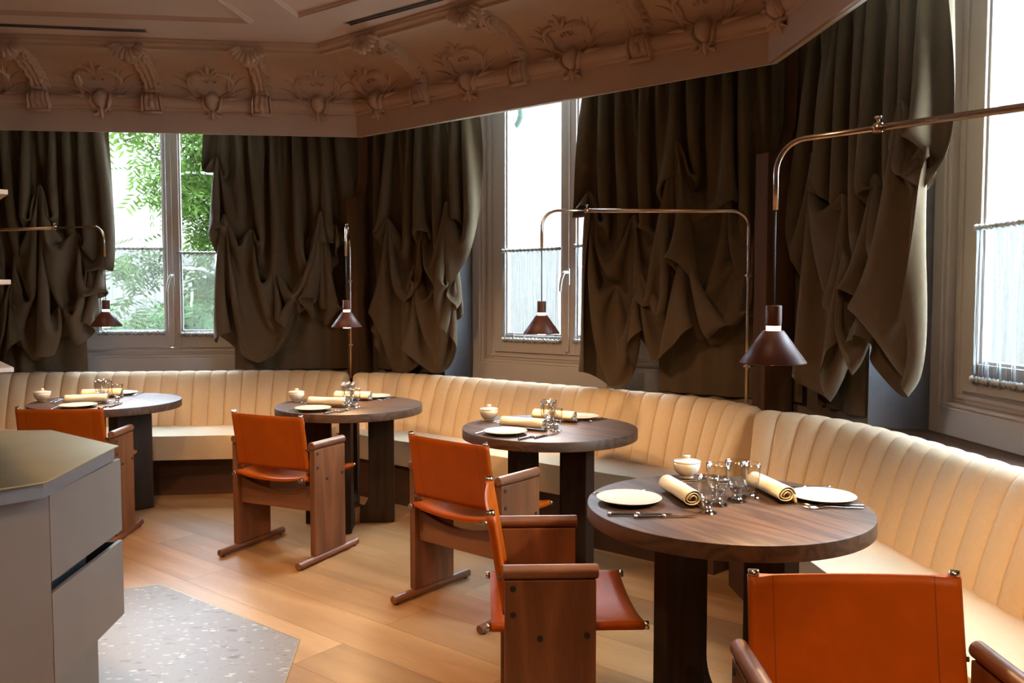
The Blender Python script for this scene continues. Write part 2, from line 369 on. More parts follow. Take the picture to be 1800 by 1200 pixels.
def frame_bar(mb, p, q, n0, n1, z0, z1):    # box in (s,-n,z)
    mb.box(((p+q)/2, -(n0+n1)/2, (z0+z1)/2), (abs(q-p), abs(n1-n0), z1-z0))
def window(w, name):
    c, a, b, zs = WIN[w]
    uu = WU[w]; root = thing(name, wp(w, c, 0, 0), math.atan2(uu.y, uu.x)); struct(root)
    z0, z1, H = .80, ZC - .01, .84
    mb = MB()                                  # outer casing with its deep bottom panel
    for sg in (-1, 1): frame_bar(mb, sg*H, sg*.765, -.235, -.34, z0, z1)
    frame_bar(mb, -.765, .765, -.235, -.34, z0, zs)
    frame_bar(mb, -.765, .765, -.235, -.34, z1-.08, z1)
    mb.obj('casing', M['frame'], root, bevel=.004)
    mb = MB()                                  # a bead around the opening
    for sg in (-1, 1): frame_bar(mb, sg*.765, sg*.742, -.247, -.34, zs, z1-.08)
    frame_bar(mb, -.742, .742, -.247, -.34, zs, zs+.018)
    mb.obj('bead', M['frame'], root, bevel=.006, seg=3)
    mb = MB()                                  # fixed frame
    for sg in (-1, 1): frame_bar(mb, sg*.742, sg*.66, -.285, -.36, zs+.018, z1-.08)
    frame_bar(mb, -.66, .66, -.285, -.36, zs+.018, zs+.075)
    for sg in (-1, 1): frame_bar(mb, sg*.72, sg*.69, -.272, -.30, zs+.04, z1-.08)
    frame_bar(mb, -.69, .69, -.272, -.30, zs+.04, zs+.06)
    mb.obj('fixed_frame', M['frame'], root, bevel=.004)
    for (x0, x1, g0, g1) in ((-.655, -.004, -.545, -.045), (.004, .655, .075, .545)):
        mb = MB(); zb = zs + .078; gb = zb + .125; gt = z1 - .16
        frame_bar(mb, x0, g0, -.262, -.325, zb, z1-.085); frame_bar(mb, g1, x1, -.262, -.325, zb, z1-.085)
        frame_bar(mb, g0, g1, -.262, -.325, zb, gb); frame_bar(mb, g0, g1, -.262, -.325, gt, z1-.085)
        sash = mb.obj('sash', M['frame'], root, bevel=.004)
        mb = MB()
        for p, q in ((g0, g0+.014), (g1-.014, g1)): frame_bar(mb, p, q, -.275, -.30, gb, gt)
        frame_bar(mb, g0+.014, g1-.014, -.275, -.30, gb, gb+.014)
        mb.obj('glazing_bead', M['frame'], sash, bevel=.003)
        mb = MB(); mb.box(((g0+g1)/2, .306, (gb+gt)/2), (g1-g0+.01, .004, gt-gb+.01)); mb.obj('pane', M['pane'], sash)
        if x0 > 0:
            mb = MB()
            frame_bar(mb, -.018, .026, -.247, -.262, zb+.02, z1-.1); mb.obj('meeting_strip', M['frame'], sash, bevel=.005, seg=3)
            mb = MB(); hx = .012 if w != 'C' else .02
            mb.box((hx+.012, .243, 1.545), (.026, .01, .11))
            mb.tube([(hx+.012, .24, 1.575), (hx+.012, .205, 1.575), (hx+.01, .195, 1.57), (hx-.006, .192, 1.53), (hx-.016, .192, 1.48), (hx-.018, .194, 1.445)], [.011, .011, .011, .010, .009, .008], 10)
            mb.obj('handle', M['shelf'], root, bevel=.002)
    return root
for w, n in (('A', 'window_1'), ('B', 'window_2'), ('C', 'window_3')): window(w, n)

# half-height voile curtains gathered between two thin rods on each sash
def sheer(w, x0, x1, ztop, zbot, label, seed):
    c = WIN[w][0]; uu = WU[w]
    rg = random.Random(seed)
    t = thing('sheer_curtain', wp(w, c, 0, 0), math.atan2(uu.y, uu.x), label, 'curtain', 'voile cafe curtains on the window sashes')
    nu, nv = 150, 26; P = []
    ph = [rg.uniform(0, 6) for _ in range(8)]
    for i in range(nv):
        v = i/(nv-1); row = []
        z = ztop + (zbot-ztop)*v
        g = .35 + .65*abs(2*v-1)**2
        for j in range(nu):
            u = j/(nu-1)
            pull = .012*math.sin(PI*v)*(1-2*u)
            x = x0 + (x1-x0)*u + pull + .004*math.sin(31*u+ph[0]+2*v)
            n = .252 - .011 - g*.007*math.sin(150*u*(x1-x0)/.5+3*math.sin(9*u+ph[1])) - .006*math.sin(38*u+ph[2]+1.5*math.sin(4*v+ph[3])) - .003*math.sin(75*u+ph[4]-2*v)
            row.append((x, n, z + .004*math.sin(60*u+ph[5])*(1 if i in (0, nv-1) else 0)))
        P.append(row)
    mb = MB(); mb.grid(P); mb.obj('voile', M['sheer'], t, fix=False)
    for z in (ztop-.012, zbot+.02):
        mb = MB(); mb.tube([(x0-.012, .244, z), (x1+.012, .244, z)], .0045, 8); mb.obj('rod', M['metal_blue'], t)
        mb = MB(); Q = []
        for j in range(90):
            u = j/89; a = x0 + (x1-x0)*u
            rr = .0115 + .0035*math.sin(95*u+ph[6]) + .002*math.sin(211*u)
            Q.append([(a, .244 + rr*math.cos(k*PI/4), z + rr*math.sin(k*PI/4)) for k in range(8)])
        mb.grid(Q, cu=True); mb.obj('gathered_hem', M['hem'], t, fix=False)
sheer('A', -.560, -.048, 1.80, 1.105, 'voile half curtain on the sash nearer the drape with the straight edge, green outside', 1)
sheer('A', .070, .560, 1.768, 1.09, 'narrow voile half curtain beside the drape with one wide swag, green outside', 2)
sheer('B', -.560, -.045, 1.752, 1.08, 'voile half curtain right behind the pendant in the middle window', 3)
sheer('B', .070, .560, 1.765, 1.09, 'voile half curtain partly covered by the widest drape of the middle window', 4)
sheer('C', -.552, -.045, 1.712, 1.045, 'voile half curtain with long loose folds in the window beside the front bench', 5)

# ------------------------------------------------------------------ cornice: fascia, roll, cove, upper moulding
PROF = [(-.05, 2.575), (0, 2.567), (0, 2.722), (.012, 2.728), (.014, 2.745)]
PROF += [(.012 + .028*math.sin(t), 2.782 - .034*math.cos(t)) for t in lin(.25, PI-.25, 9)]
COVE0 = len(PROF)
PROF += [(.010 + .45*(1-math.cos(t)), 2.822 + .205*math.sin(t)) for t in lin(0, PI/2, 16)]
PROF += [(.462, 3.012), (.475, 3.008), (.487, 3.012), (.49, 3.03), (.502, 3.036), (.52, 3.04), (.523, 3.055), (.53, 3.06), (.53, ZC+.02)]
rows = [octo(o) for o, z in PROF]
mb = MB()
P = [[(v.x, v.y, z) for v in octo(o)] for o, z in [(-.05, ZC+.02)] + PROF]
mb.grid(P, cu=True, smooth=False)
cornice = mb.obj('trim_5', M['paint']); struct(cornice)
for p in cornice.data.polygons: p.use_smooth = False
# pale lining of the curtain pocket behind the cornice
mb = MB()
mb.grid([[(v.x, v.y, z) for v in octo(o)] for o, z in ((-.026, 2.5705), (-.026, 2.5685), (-.056, 2.5735), (-.056, 3.055), (-.40, 3.055))], cu=True, smooth=False)
struct(mb.obj('trim_6', M['white']))
# arc length along the profile
tl = [0]
for (a, b), (c_, d) in zip(PROF[1:], PROF[2:]): tl.append(tl[-1] + math.hypot(c_-a, d-b))
PP = PROF[1:]
def prof_at(t):
    t = max(0, min(tl[-1]-1e-6, t))
    k = int(np.searchsorted(tl, t, 'right')) - 1
    f = (t - tl[k])/max(1e-9, tl[k+1]-tl[k])
    return PP[k][0] + f*(PP[k+1][0]-PP[k][0]), PP[k][1] + f*(PP[k+1][1]-PP[k][1])
T_ROLL = tl[8]; T_COVE = tl[COVE0-1]; T_TOP = tl[COVE0+14]
NFACE = {'A': .44, 'B': .37, 'C': .375}
def relief(w, s, t, h):
    """point on the cornice at s along the wall, t up the profile, h off its surface"""
    o, z = prof_at(t); o1, z1 = prof_at(t-.03); o2, z2 = prof_at(t+.03)
    dx, dz = o2-o1, z2-z1; l = math.hypot(dx, dz) + 1e-9
    no, nz = dz/l, -dx/l
    return wp(w, s, NFACE[w] + o + no*h, z + nz*h)
def stroke(mb, w, s0, t0, path, wid, hei, m=1, closed=False):
    """half-round ribbon of relief along a 2-D path; wid and hei are lists or numbers"""
    n = len(path); rows = []
    for i, (x, t) in enumerate(path):
        xa, ta = path[max(0, i-1)]; xb, tb = path[min(n-1, i+1)]
        dx, dt = xb-xa, tb-ta; l = math.hypot(dx, dt) + 1e-9; nx, nt = -dt/l, dx/l
        f = i/(n-1); ww = np.interp(f, lin(0, 1, len(wid)), wid); hh = np.interp(f, lin(0, 1, len(hei)), hei)
        row = []
        for a in lin(0, PI, 6):
            row.append(relief(w, s0 + m*(x + nx*ww*math.cos(a)), t0 + t + nt*ww*math.cos(a), hh*math.sin(a) - .001))
        rows.append(row)
    mb.grid(rows)
stroke_ = stroke
def arcpts(cx, cy, r0, r1, a0, a1, n=14):
    return [(cx + (r0+(r1-r0)*f)*math.cos(rad(a0+(a1-a0)*f)), cy + (r0+(r1-r0)*f)*math.sin(rad(a0+(a1-a0)*f))) for f in lin(0, 1, n)]
def cartouche(w, s, t0):
    mb = MB(); base_stroke = stroke_
    def stroke(mb, w, s0, t0, path, wid, hei, m=1): base_stroke(mb, w, s0, t0, [(x*1.15, t*(1.28 if t > 0 else 1.0)) for x, t in path], [q*1.05 for q in wid], [q*1.25 for q in hei], m)
    rows = []
    for r in lin(1, 0, 6):                       # smooth shield over the roll
        rows.append([relief(w, s + .05*r*math.cos(a)*(1 - .25*math.sin(a)*(math.sin(a) < 0)*-1), t0 - .005 + .082*r*math.sin(a), .040*math.sqrt(max(0, 1-r*r)) - .001) for a in lin(0, 2*PI, 20, endpoint=False)])
    mb.grid(rows, cu=True)
    for m in (-1, 1):
        stroke(mb, w, s, t0, arcpts(.028, .120, .004, .019, 400, 150, 18), [.003, .005, .006], [.010, .012, .012], m)     # inner curl
        stroke(mb, w, s, t0, [(.008, .155)] + arcpts(.066, .112, .060, .066, 130, -65, 16) + [(.060, .030), (.040, .010)], [.007, .015, .014, .006], [.012, .026, .022, .008], m)
        for k in range(9):                               # beading inside the scroll
            x, t = arcpts(.066, .112, .042, .048, 110, -70, 9)[k]
            rr = [[relief(w, s + m*(x*1.15 + .0055*q*math.cos(a)), t0 + t*1.28 + .0055*q*math.sin(a), .010*math.sqrt(max(0, 1-q*q))+.004) for a in lin(0, 2*PI, 6, endpoint=False)] for q in (1, .6, 0)]
            mb.grid(rr, cu=True)
        for (p, e, l2) in (((.105, .02), (.170, .185), .055), ((.11, .01), (.215, .150), .05), ((.10, .0), (.235, .085), .03), ((.09, -.005), (.235, .015), .012), ((.10, .03), (.135, .195), .04)):
            pts = [(p[0]+(e[0]-p[0])*(f**1.7) , p[1]+(e[1]-p[1])*(1-(1-f)**1.35)) for f in lin(0, 1, 10)]
            stroke(mb, w, s, t0, pts, [.005, .011, .008, .001], [.006, .018, .012, .003], m)
        stroke(mb, w, s, t0, [(.055, .02), (.056, -.03), (.040, -.07), (.016, -.095)], [.008, .013, .011, .006], [.014, .03, .024, .01], m)
        stroke(mb, w, s, t0, arcpts(.036, -.108, .006, .026, 0, 300, 14), [.006, .009, .011], [.02, .026, .02], m)
    for a, l in ((0, .095), (32, .080), (-32, .080), (62, .062), (-62, .062)):
        pts = [(math.sin(rad(a*(.6+.6*f)))*l*f, .150 + math.cos(rad(a*(.6+.6*f)))*l*f) for f in lin(0, 1, 8)]
        stroke(mb, w, s, t0, pts, [.005, .013, .015, .004], [.012, .022, .024, .01])
    stroke(mb, w, s, t0, [(0, -.07), (0, -.10), (0, -.135), (0, -.165)], [.008, .016, .013, .002], [.02, .034, .026, .004])
    mb.obj('cartouche', M['paint'], cornice, fix=True)
def corbel(w, s):
    mb = MB()
    t0, t1 = T_ROLL - .085, T_TOP - .02
    rows = []
    for f in lin(0, 1, 40):                      # the strap itself, swelling and ridged
        t = t0 + (t1-t0)*f
        wd = .062 - .012*math.sin(PI*min(1, f*1.6)) + .006*math.cos(f*40)*(f > .3)
        row = []
        for a in lin(-1, 1, 15):
            h = .026 + .016*math.sin(PI*f) + .009*math.cos(a*PI*3)*(1 if f > .3 else .4) - .006*abs(math.sin(f*26))*(f > .3)
            if abs(a) > .99: h = -.002
            row.append(relief(w, s + wd*a, t, h))
        rows.append(row)
    mb.grid(rows)
    for e in (rows[0], rows[-1]): mb.face(e)
    for k in range(9):                                   # serrated leaf edges
        f = .34 + .62*k/8; t = t0 + (t1-t0)*f
        for m in (-1, 1):
            pts = [(.026 + .046*q, t - .050*q + .02*math.sin(PI*q)) for q in lin(0, 1, 7)]
            stroke(mb, w, s, 0, pts, [.010, .017, .002], [.044, .040, .006], m)
    for (tt, r) in ((.26, .030), (.10, .020)):
        t = t0 + (t1-t0)*tt
        rr = [[relief(w, s + r*q*math.cos(a), t + r*q*math.sin(a), (.036 + r*.9*math.sqrt(max(0, 1-q*q)))) for a in lin(0, 2*PI, 12, endpoint=False)] for q in (1, .8, .5, 0)]
        mb.grid(rr, cu=True)
    for m in (-1, 1):
        stroke(mb, w, s, 0, [(.055, t0-.006), (.068, t0+.03), (.060, t0+.09), (.052, t0+.15)], [.006, .010, .008, .004], [.02, .055, .05, .03], m)
    mb.tube([relief(w, s-.07, t0-.004, .03), relief(w, s+.07, t0-.004, .03)], .014, 8)
    # leafy head hanging like a shell from the upper moulding
    bo, bz = .452, 3.030
    def hd(x, o, z): return wp(w, s + x, NFACE[w] + bo + o, bz + z)
    for a in (-84, -63, -42, -21, 0, 21, 42, 63, 84):
        ca, sa = math.cos(rad(a)), math.sin(rad(a))
        pts = []
        for f in lin(0, 1, 11):
            r = .135*f*(1 - .12*abs(sa)); curl = max(0, f-.72)/.28
            pts.append(hd(sa*(.018 + r*.80), .012 + .072*math.sin(f*1.9) - .030*curl*ca + .012*curl, .012 - r*(.28+.72*ca) + .020*curl*ca))
        mb.tube(pts, [.007 + .0135*math.sin(PI*(.10+.80*f)) for f in lin(0, 1, 11)], 8)
        mb.tube([pts[-3], pts[-2], pts[-1], pts[-1] + (pts[-1]-pts[-2])*.3 + WN[w]*.012], [.012, .013, .010, .004], 8)
    rows = [[hd(math.sin(b)*r*.088, .045*math.sqrt(max(0, 1-r*r*.8)), -.01 - math.cos(b)*r*.105*(.45+.55*(math.cos(b) > 0))) for b in lin(0, 2*PI, 18, endpoint=False)] for r in (1, .8, .5, .2)]
    mb.grid(rows, cu=True)
    for m in (-1, 1):                                    # small volutes under the shell
        pts = [wp(w, s + m*.052, NFACE[w] + .36 + (.034-.026*f)*math.cos(f*10+1), 2.985 + (.034-.026*f)*math.sin(f*10+1)) for f in lin(0, 1, 22)]
        mb.tube(pts, [.013 - .006*f for f in lin(0, 1, 22)], 8)
    mb.box(relief(w, s, T_TOP+.03, .0) + Vector((0,0,.012)), (.17, .10, .03), Matrix.Rotation(math.atan2(WU[w].y, WU[w].x), 3, 'Z'))
    mb.obj('corbel', M['paint'], cornice)
for w, cs, ks in (('A', (-.746, -1.495, -2.247, -2.995), (-.354, -1.09, -1.842, -2.58)), ('B', (.93, 1.765, 2.61), (.485, 1.35, 2.15, 2.985)), ('C', (.75, 1.55), (.335, 1.15))):
    for s in cs: corbel(w, s)
    for s in ks: cartouche(w, s, T_ROLL + .02)

# ceiling panels outlined with a small moulding, and two slot vents
def moulding(pts, name, parent):
    mb = MB()
    for d, hgt, wdt in ((0, .014, .034), (.0, .024, .014)):
        P = []
        n = len(pts)
        for i in range(n):
            a, b, c_ = pts[i-1], pts[i], pts[(i+1) % n]
            d1 = (b-a).normalized(); d2 = (c_-b).normalized(); n1 = Vector((-d1.y, d1.x, 0)); n2 = Vector((-d2.y, d2.x, 0))
            mtr = (n1+n2)/(1+n1.dot(n2))
            P.append([b + mtr*wdt/2*k + Vector((0, 0, z)) for k, z in ((-1, 0), (-.8, -hgt), (.8, -hgt), (1, 0))])
        mb.grid(P, cv=True, smooth=False)
    mb.obj(name, M['ceil'], parent)
V = lambda x, y: Vector((x, y, ZC))
uA, uB = WU['A'], WU['B']
p = V(-1.575, 5.085)
moulding([p, p - uA*2.6, p - uA*2.6 + WN['A']*1.2 + uA*.3, V(-1.70, 4.22)], 'panel_moulding', ceiling)
p = V(-1.262, 4.985)
moulding([p, V(-1.40, 4.30), V(-.70, 3.72), V(-.12, 4.18)], 'panel_moulding', ceiling)
def vent(a, b, label):
    d = (b-a); l = d.length; ang = math.atan2(d.y, d.x)
    t = thing('slot_vent', (a+b)/2 - Vector((0,0,.0)), ang, label, 'vent', 'linear air slots in the ceiling'); t.location.z = ZC
    mb = MB()
    for y in (-.030, 0, .030): mb.box((0, y, .0005), (l, .007, .004))
    for x in (-l/2, l/2): mb.box((x, 0, -.002), (.008, .068, .008))
    mb.obj('frame', M['paint'], t)
    for y in (-.015, .015):
        mb = MB(); mb.box((0, y, -.001), (l-.01, .023, .004)); mb.obj('slot', M['black'], t)
vent(V(-3.75, 5.09), V(-2.285, 5.29), 'black slot vent in the ceiling above the table behind the metal island')
vent(V(-1.0, 5.155), V(.9, 3.80), 'black slot vent in the ceiling running along the cornice of the middle window')
# ------------------------------------------------------------------ banquettes
def banquette(w, sa, sb, nmid, nend, nf, npl, label, la=True, lb=True):
    t = thing('banquette', (0,0,0), 0, label, 'bench', 'channelled banquettes along the walls')
    def curve(s):
        n = nmid
        if la: n += nend*math.exp(-(s-sa)/.24)
        if lb: n += nend*math.exp(-(sb-s)/.24)
        return n
    ss = lin(sa, sb, 1200); pts = [wp(w, s, curve(s), 0) for s in ss]
    L = [0]
    for a, b in zip(pts, pts[1:]): L.append(L[-1] + (b-a).length)
    L = np.array(L); tot = L[-1]; nch = round(tot/.118); per = 16
    fr = [0, .012, .04, .085, .15, .22, .30, .40, .50, .60, .70, .78, .85, .915, .96, .988]
    q = [(k + f_)*tot/nch for k in range(nch) for f_ in fr] + [tot]
    prof = [(.135, .40), (.125, .47), (.105, .55), (.08, .63), (.052, .71), (.026, .77), (.006, .805), (-.016, .828), (-.044, .838), (-.075, .834), (-.098, .815), (-.108, .78), (-.11, .6), (-.11, .40)]
    P = []
    for i, d in enumerate(q):
        s = float(np.interp(d, L, ss)); s1, s2 = max(sa, s-.01), min(sb, s+.01)
        tg = (wp(w, s2, curve(s2), 0) - wp(w, s1, curve(s1), 0)).normalized(); nn = Vector((tg.y, -tg.x, 0))
        ph = fr[i % per]
        bul = .019*(max(0, 1-(2*ph-1)**2)**.5) if i % per else -.012
        e = min(d, tot-d); endf = 1 if e > .06 else math.sqrt(max(0, 1-(1-e/.06)**2))
        base = wp(w, s, curve(s), 0)
        row = []
        for k, (dn, z) in enumerate(prof):
            b = bul*(1 if k < 9 else .3)
            dn2 = dn + b
            zz = z + (bul*.5 if 5 < k < 11 else 0)
            mid = .02 if z > .7 else .03
            dn2 = mid + (dn2-mid)*(.45+.55*endf); zz = zz - (1-endf)*.03*(z > .7)
            row.append(base + nn*dn2 + Vector((0,0,zz)))
        P.append(row)
    mb = MB(); V_ = mb.grid(P)
    mb.b.faces.new(V_[0]); mb.b.faces.new(V_[-1][::-1])
    mb.obj('backrest', M['cream'], t)
    # seat cushion with rounded front corners
    def corner(s_edge, sg, n):                    # straight side line, the mitre between two facets
        return s_edge + sg*(n*.4142)
    back = [(s, curve(s)+.02) for s in lin(sa+.03, sb-.03, 90)]
    fa = (nf*.4142+.02) if w != 'A' else sa; fb = (-(nf*.4142+.02) if w == 'A' else LEN-(nf*.4142+.02))
    front = []
    r = .13
    def rnd(cx, cy, a0, a1): return [(cx + r*math.cos(rad(a)), cy + r*math.sin(rad(a))) for a in lin(a0, a1, 9)]
    front += (rnd(fb-r, nf-r, 0, 90) if lb else [(fb, nf)]) + (rnd(fa+r, nf-r, 90, 180) if la else [(fa, nf)])
    def resample(p, n):
        d = [0]
        for a, b in zip(p, p[1:]): d.append(d[-1] + math.hypot(b[0]-a[0], b[1]-a[1]))
        return [(float(np.interp(x, d, [q[0] for q in p])), float(np.interp(x, d, [q[1] for q in p]))) for x in lin(0, d[-1], n)]
    def slab(bk, fr, z0, z1, n=90):
        A_, B_ = resample(bk, n), resample(fr, n); mb = MB()
        ring = lambda z: [[wp(w, s, q, z) for s, q in A_], [wp(w, s, q, z) for s, q in B_]]
        lo, hi = ring(z0), ring(z1)
        P = [lo[0], lo[1], hi[1], hi[0]]
        V_ = mb.grid(P, cv=True, smooth=False)
        mb.b.faces.new([V_[k][0] for k in range(4)]); mb.b.faces.new([V_[k][-1] for k in (3, 2, 1, 0)])
        return mb
    mb = slab(back, front[::-1], .285, .452)
    mb.obj('seat', M['cream'], t, bevel=.028, seg=5, smooth=True, ang=50)
    # dark timber plinth, set back
    fp = npl
    mb = slab([(s, max(.0, curve(s)-.08)) for s in lin(sa+.06, sb-.06, 40)], [(fa+.05, fp), (fb-.05, fp)], 0, .284)
    c = wp(w, (sa+sb)/2, 0, 0); Rm = Matrix.Rotation(-math.atan2(WU[w].y, WU[w].x), 4, 'Z')
    bmesh.ops.transform(mb.b, matrix=Rm @ Matrix.Translation(-c), verts=mb.b.verts)
    o = mb.obj('plinth', M['plinthX'], t); o.location = c; o.rotation_euler = (0,0,math.atan2(WU[w].y, WU[w].x))
banquette('A', -LEN+.19, -.205, .135, .24, .745, .56, 'cream channelled bench under the window with the green trees')
banquette('B', .215, LEN-.225, .132, .27, .625, .565, 'cream channelled bench under the middle window, between the two wooden posts')
banquette('C', .230, LEN-.205, .122, .32, .655, .60, 'cream channelled bench behind the front table, with a bluish lit top edge')

# ------------------------------------------------------------------ corner posts
def post(name, tip, dirv, label, mats=None):
    ang = math.atan2(dirv[1], dirv[0])
    t = thing(name, (tip[0], tip[1], 0), ang, label, 'post', 'dark wooden corner posts')
    wd = .088
    # side outline: low at the front, a concave sweep up to the cornice behind
    out = [(0, 0), (0, 2.155), (.05, 2.155)]
    out += [(.05 + .145*math.sin(a), 2.155 + .23*(1-math.cos(a))) for a in lin(.15, PI/2, 10)]
    out += [(.195, 2.96), (.205, 2.96), (.205, 0)]
    mb = MB()
    a = [mb.b.verts.new((x, -wd/2, z)) for x, z in out]; b = [mb.b.verts.new((x, wd/2, z)) for x, z in out]
    mb.b.faces.new(a); mb.b.faces.new(b[::-1])
    for i in range(len(out)): mb.b.faces.new((a[i], b[i], b[(i+1) % len(out)], a[(i+1) % len(out)]))
    mb.obj('board', M['postZ'], t, bevel=.004)
    return t
post('wooden_post', (-1.2035, 6.272), (.2765, .961), 'dark wooden post between the bench under the tree window and the middle bench')
post('wooden_post', (1.300, 4.362), (.883, .469), 'dark wooden post between the middle bench and the front bench')

# ------------------------------------------------------------------ chairs
def make_chair():
    t = thing('armchair')
    for sx in (-1, 1):
        x = sx*.265
        mb = MB(); mb.box((0, 0, 0), (.034, .262, .565)); pn = mb.obj('side_panel', M['oakZ'], t, loc=(x, 0, .325), bevel=.003)
        for (y, z) in ((-.107, .585), (-.107, .510), (-.030, .440), (.105, .447)):
            mb = MB(); mb.tube([(-.0002, 0, 0), (sx*.0035, 0, 0)], .0085, 14); mb.obj('bolt', M['black'], pn, loc=(sx*.0165, y, z-.325))
        mb = MB(); mb.tube([(0, -.138, 0), (0, -.135, 0), (0, .135, 0), (0, .138, 0)], [.018, .021, .021, .018], 20); mb.obj('arm_rail', M['oakY'], t, loc=(x, 0, .628), sharp=30)
        mb = MB(); mb.tube([(0, -.255, 0), (0, -.252, 0), (0, .252, 0), (0, .255, 0)], [.017, .020, .020, .017], 20); mb.obj('sled_rail', M['oakY'], t, loc=(x, 0, .024), sharp=30)
        for y in (-.23, .23): mb = MB(); mb.tube([(x, y, 0), (x, y, .008)], .009, 10); mb.obj('glide', M['black'], t)
        # seat rod and back post, steel with visible ends
        mb = MB(); mb.tube([(0, -.182, 0), (0, .292, 0)], .0095, 12)
        for y in (-.176, .286): mb.tube([(0, y-.007, 0), (0, y+.007, 0)], .0125, 12)
        mb.obj('seat_rod', M['steel'], t, loc=(sx*.226, 0, .452))
        mb = MB(); p0, p1 = Vector((sx*.228, -.112, .44)), Vector((sx*.226, -.172, .795)); d = (p1-p0).normalized()
        mb.tube([p0, p1], .0095, 12); mb.tube([p1 - d*.016, p1], .0128, 14); mb.tube([p0, p0 + d*.012], .0128, 12)
        mb.box(p0 + d*.17 + Vector((sx*.012, .0, 0)), (.012, .020, .012)); mb.box(p0 + d*.05 + Vector((sx*.012, 0, 0)), (.012, .020, .012))
        mb.obj('back_post', M['steel'], t)
    # lower board with a scooped top edge
    mb = MB(); xs = lin(-.248, .248, 25)
    top = [(x, .418 - .052*math.cos(PI*x/.5)) for x in xs]
    a = [mb.b.verts.new((x, -.015, z)) for x, z in [(-.248, .272), (.248, .272)] + top[::-1]]
    b = [mb.b.verts.new((x, .015, z)) for x, z in [(-.248, .272), (.248, .272)] + top[::-1]]
    mb.b.faces.new(a); mb.b.faces.new(b[::-1])
    for i in range(len(a)): mb.b.faces.new((a[i], b[i], b[(i+1) % len(a)], a[(i+1) % len(a)]))
    mb.obj('stretcher', M['oakX'], t, loc=(0, -.085, 0), bevel=.002)
    # leather seat sling: sags between its two rods and wraps round them
    def sling(n, row, nv):
        top = [row(i/(nv-1), 1) for i in range(nv)]; return top
    th = .0032
    rows = []
    for v in lin(0, 1, 12):
        y = -.168 + .446*v
        sag = .030*(1 - .25*(2*v-1)**2)
        up = [];  
        for a in lin(-PI*.95, -PI*.0, 9): up.append((-.226 + .0135*math.sin(a+PI/2-PI/2)*1, .452 + .0135*math.cos(a)))
        loopL = [(-.226 - .0135*math.sin(b), .452 + .0135*math.cos(b)) for b in lin(PI*1.0, 0, 9)]
        mid = [(-.226 + .452*u, .4655 - sag*(1-(2*u-1)**2)**.9) for u in lin(0, 1, 23)[1:-1]]
        loopR = [(.226 + .0135*math.sin(b), .452 + .0135*math.cos(b)) for b in lin(0, PI*1.0, 9)]
        und = [(.226 - .452*u, .4655 - 2*th - .020*min(1, 6*u, 6*(1-u))*.3 - sag*(1-(2*u-1)**2)**.9) for u in lin(0, 1, 23)[1:-1]]
        rows.append([(x, y + .006*math.cos(8*x)*0, z) for x, z in loopL + mid + loopR + und])
    mb = MB(); V_ = mb.grid(rows, cu=True)
    for e in (V_[0][::-1], V_[-1]): mb.b.faces.new(e)
    mb.obj('seat', M['leather'], t)
    # leather back: sleeves over the posts, slightly hollow
    rows = []
    for v in lin(0, 1, 14):
        z = .492 + .290*v; f = (z-.44)/.355; yc = -.112 - .060*f; xr = .228 - .002*f
        hol = .022*(1 - .3*(2*v-1)**2)
        front, backr = [], []
        aa = lin(0, 1, 27)
        L_ = [( -xr - .0145*math.sin(b), yc + .0145*math.cos(b)) for b in lin(0, PI, 9)]
        Rr = [( xr + .0145*math.sin(b), yc - .0145*math.cos(b)) for b in lin(0, PI, 9)]
        bk = [(-xr + 2*xr*u, yc - .0145 - hol*.8*(1-(2*u-1)**2) + .010*min(1, u*9, (1-u)*9)) for u in aa[1:-1]]
        fr = [(xr - 2*xr*u, yc + .0145 - hol*.8*(1-(2*u-1)**2) - .012*min(1, u*9, (1-u)*9)) for u in aa[1:-1]]
        edge = .003*math.sin(PI*v)
        rows.append([(x, y, z) for x, y in L_ + bk + Rr + fr])
    mb = MB(); V_ = mb.grid(rows, cu=True)
    for e in (V_[0][::-1], V_[-1]): mb.b.faces.new(e)
    mb.obj('backrest', M['stitch'], t)
    return t
CH = [((.10, 2.600), 88, 'orange leather armchair seen side on, beside the front table'),
      ((-.178, 3.754), 39.5, 'orange leather armchair at the table below the middle window, partly hidden by the side-on chair'),
      ((-1.234, 4.540), 25, 'orange leather armchair fully seen from behind, at the table by the tree-side post'),
      ((-2.545, 4.790), -3, 'orange leather armchair half hidden behind the metal island'),
      ((.772, 1.680), 181, 'orange leather armchair close to the camera with its wide back cut off below')]
ch0 = make_chair(); g = 'orange leather armchairs with timber sides'
for i, ((x, y), h, lab) in enumerate(CH):
    if i == 0:
        ch0.location = (x, y, 0); ch0.rotation_euler = (0, 0, -rad(h)); tag(ch0, lab, 'chair', g)
    else:
        c = dup(ch0, (x, y, 0), -rad(h), lab, g); c['category'] = 'chair'

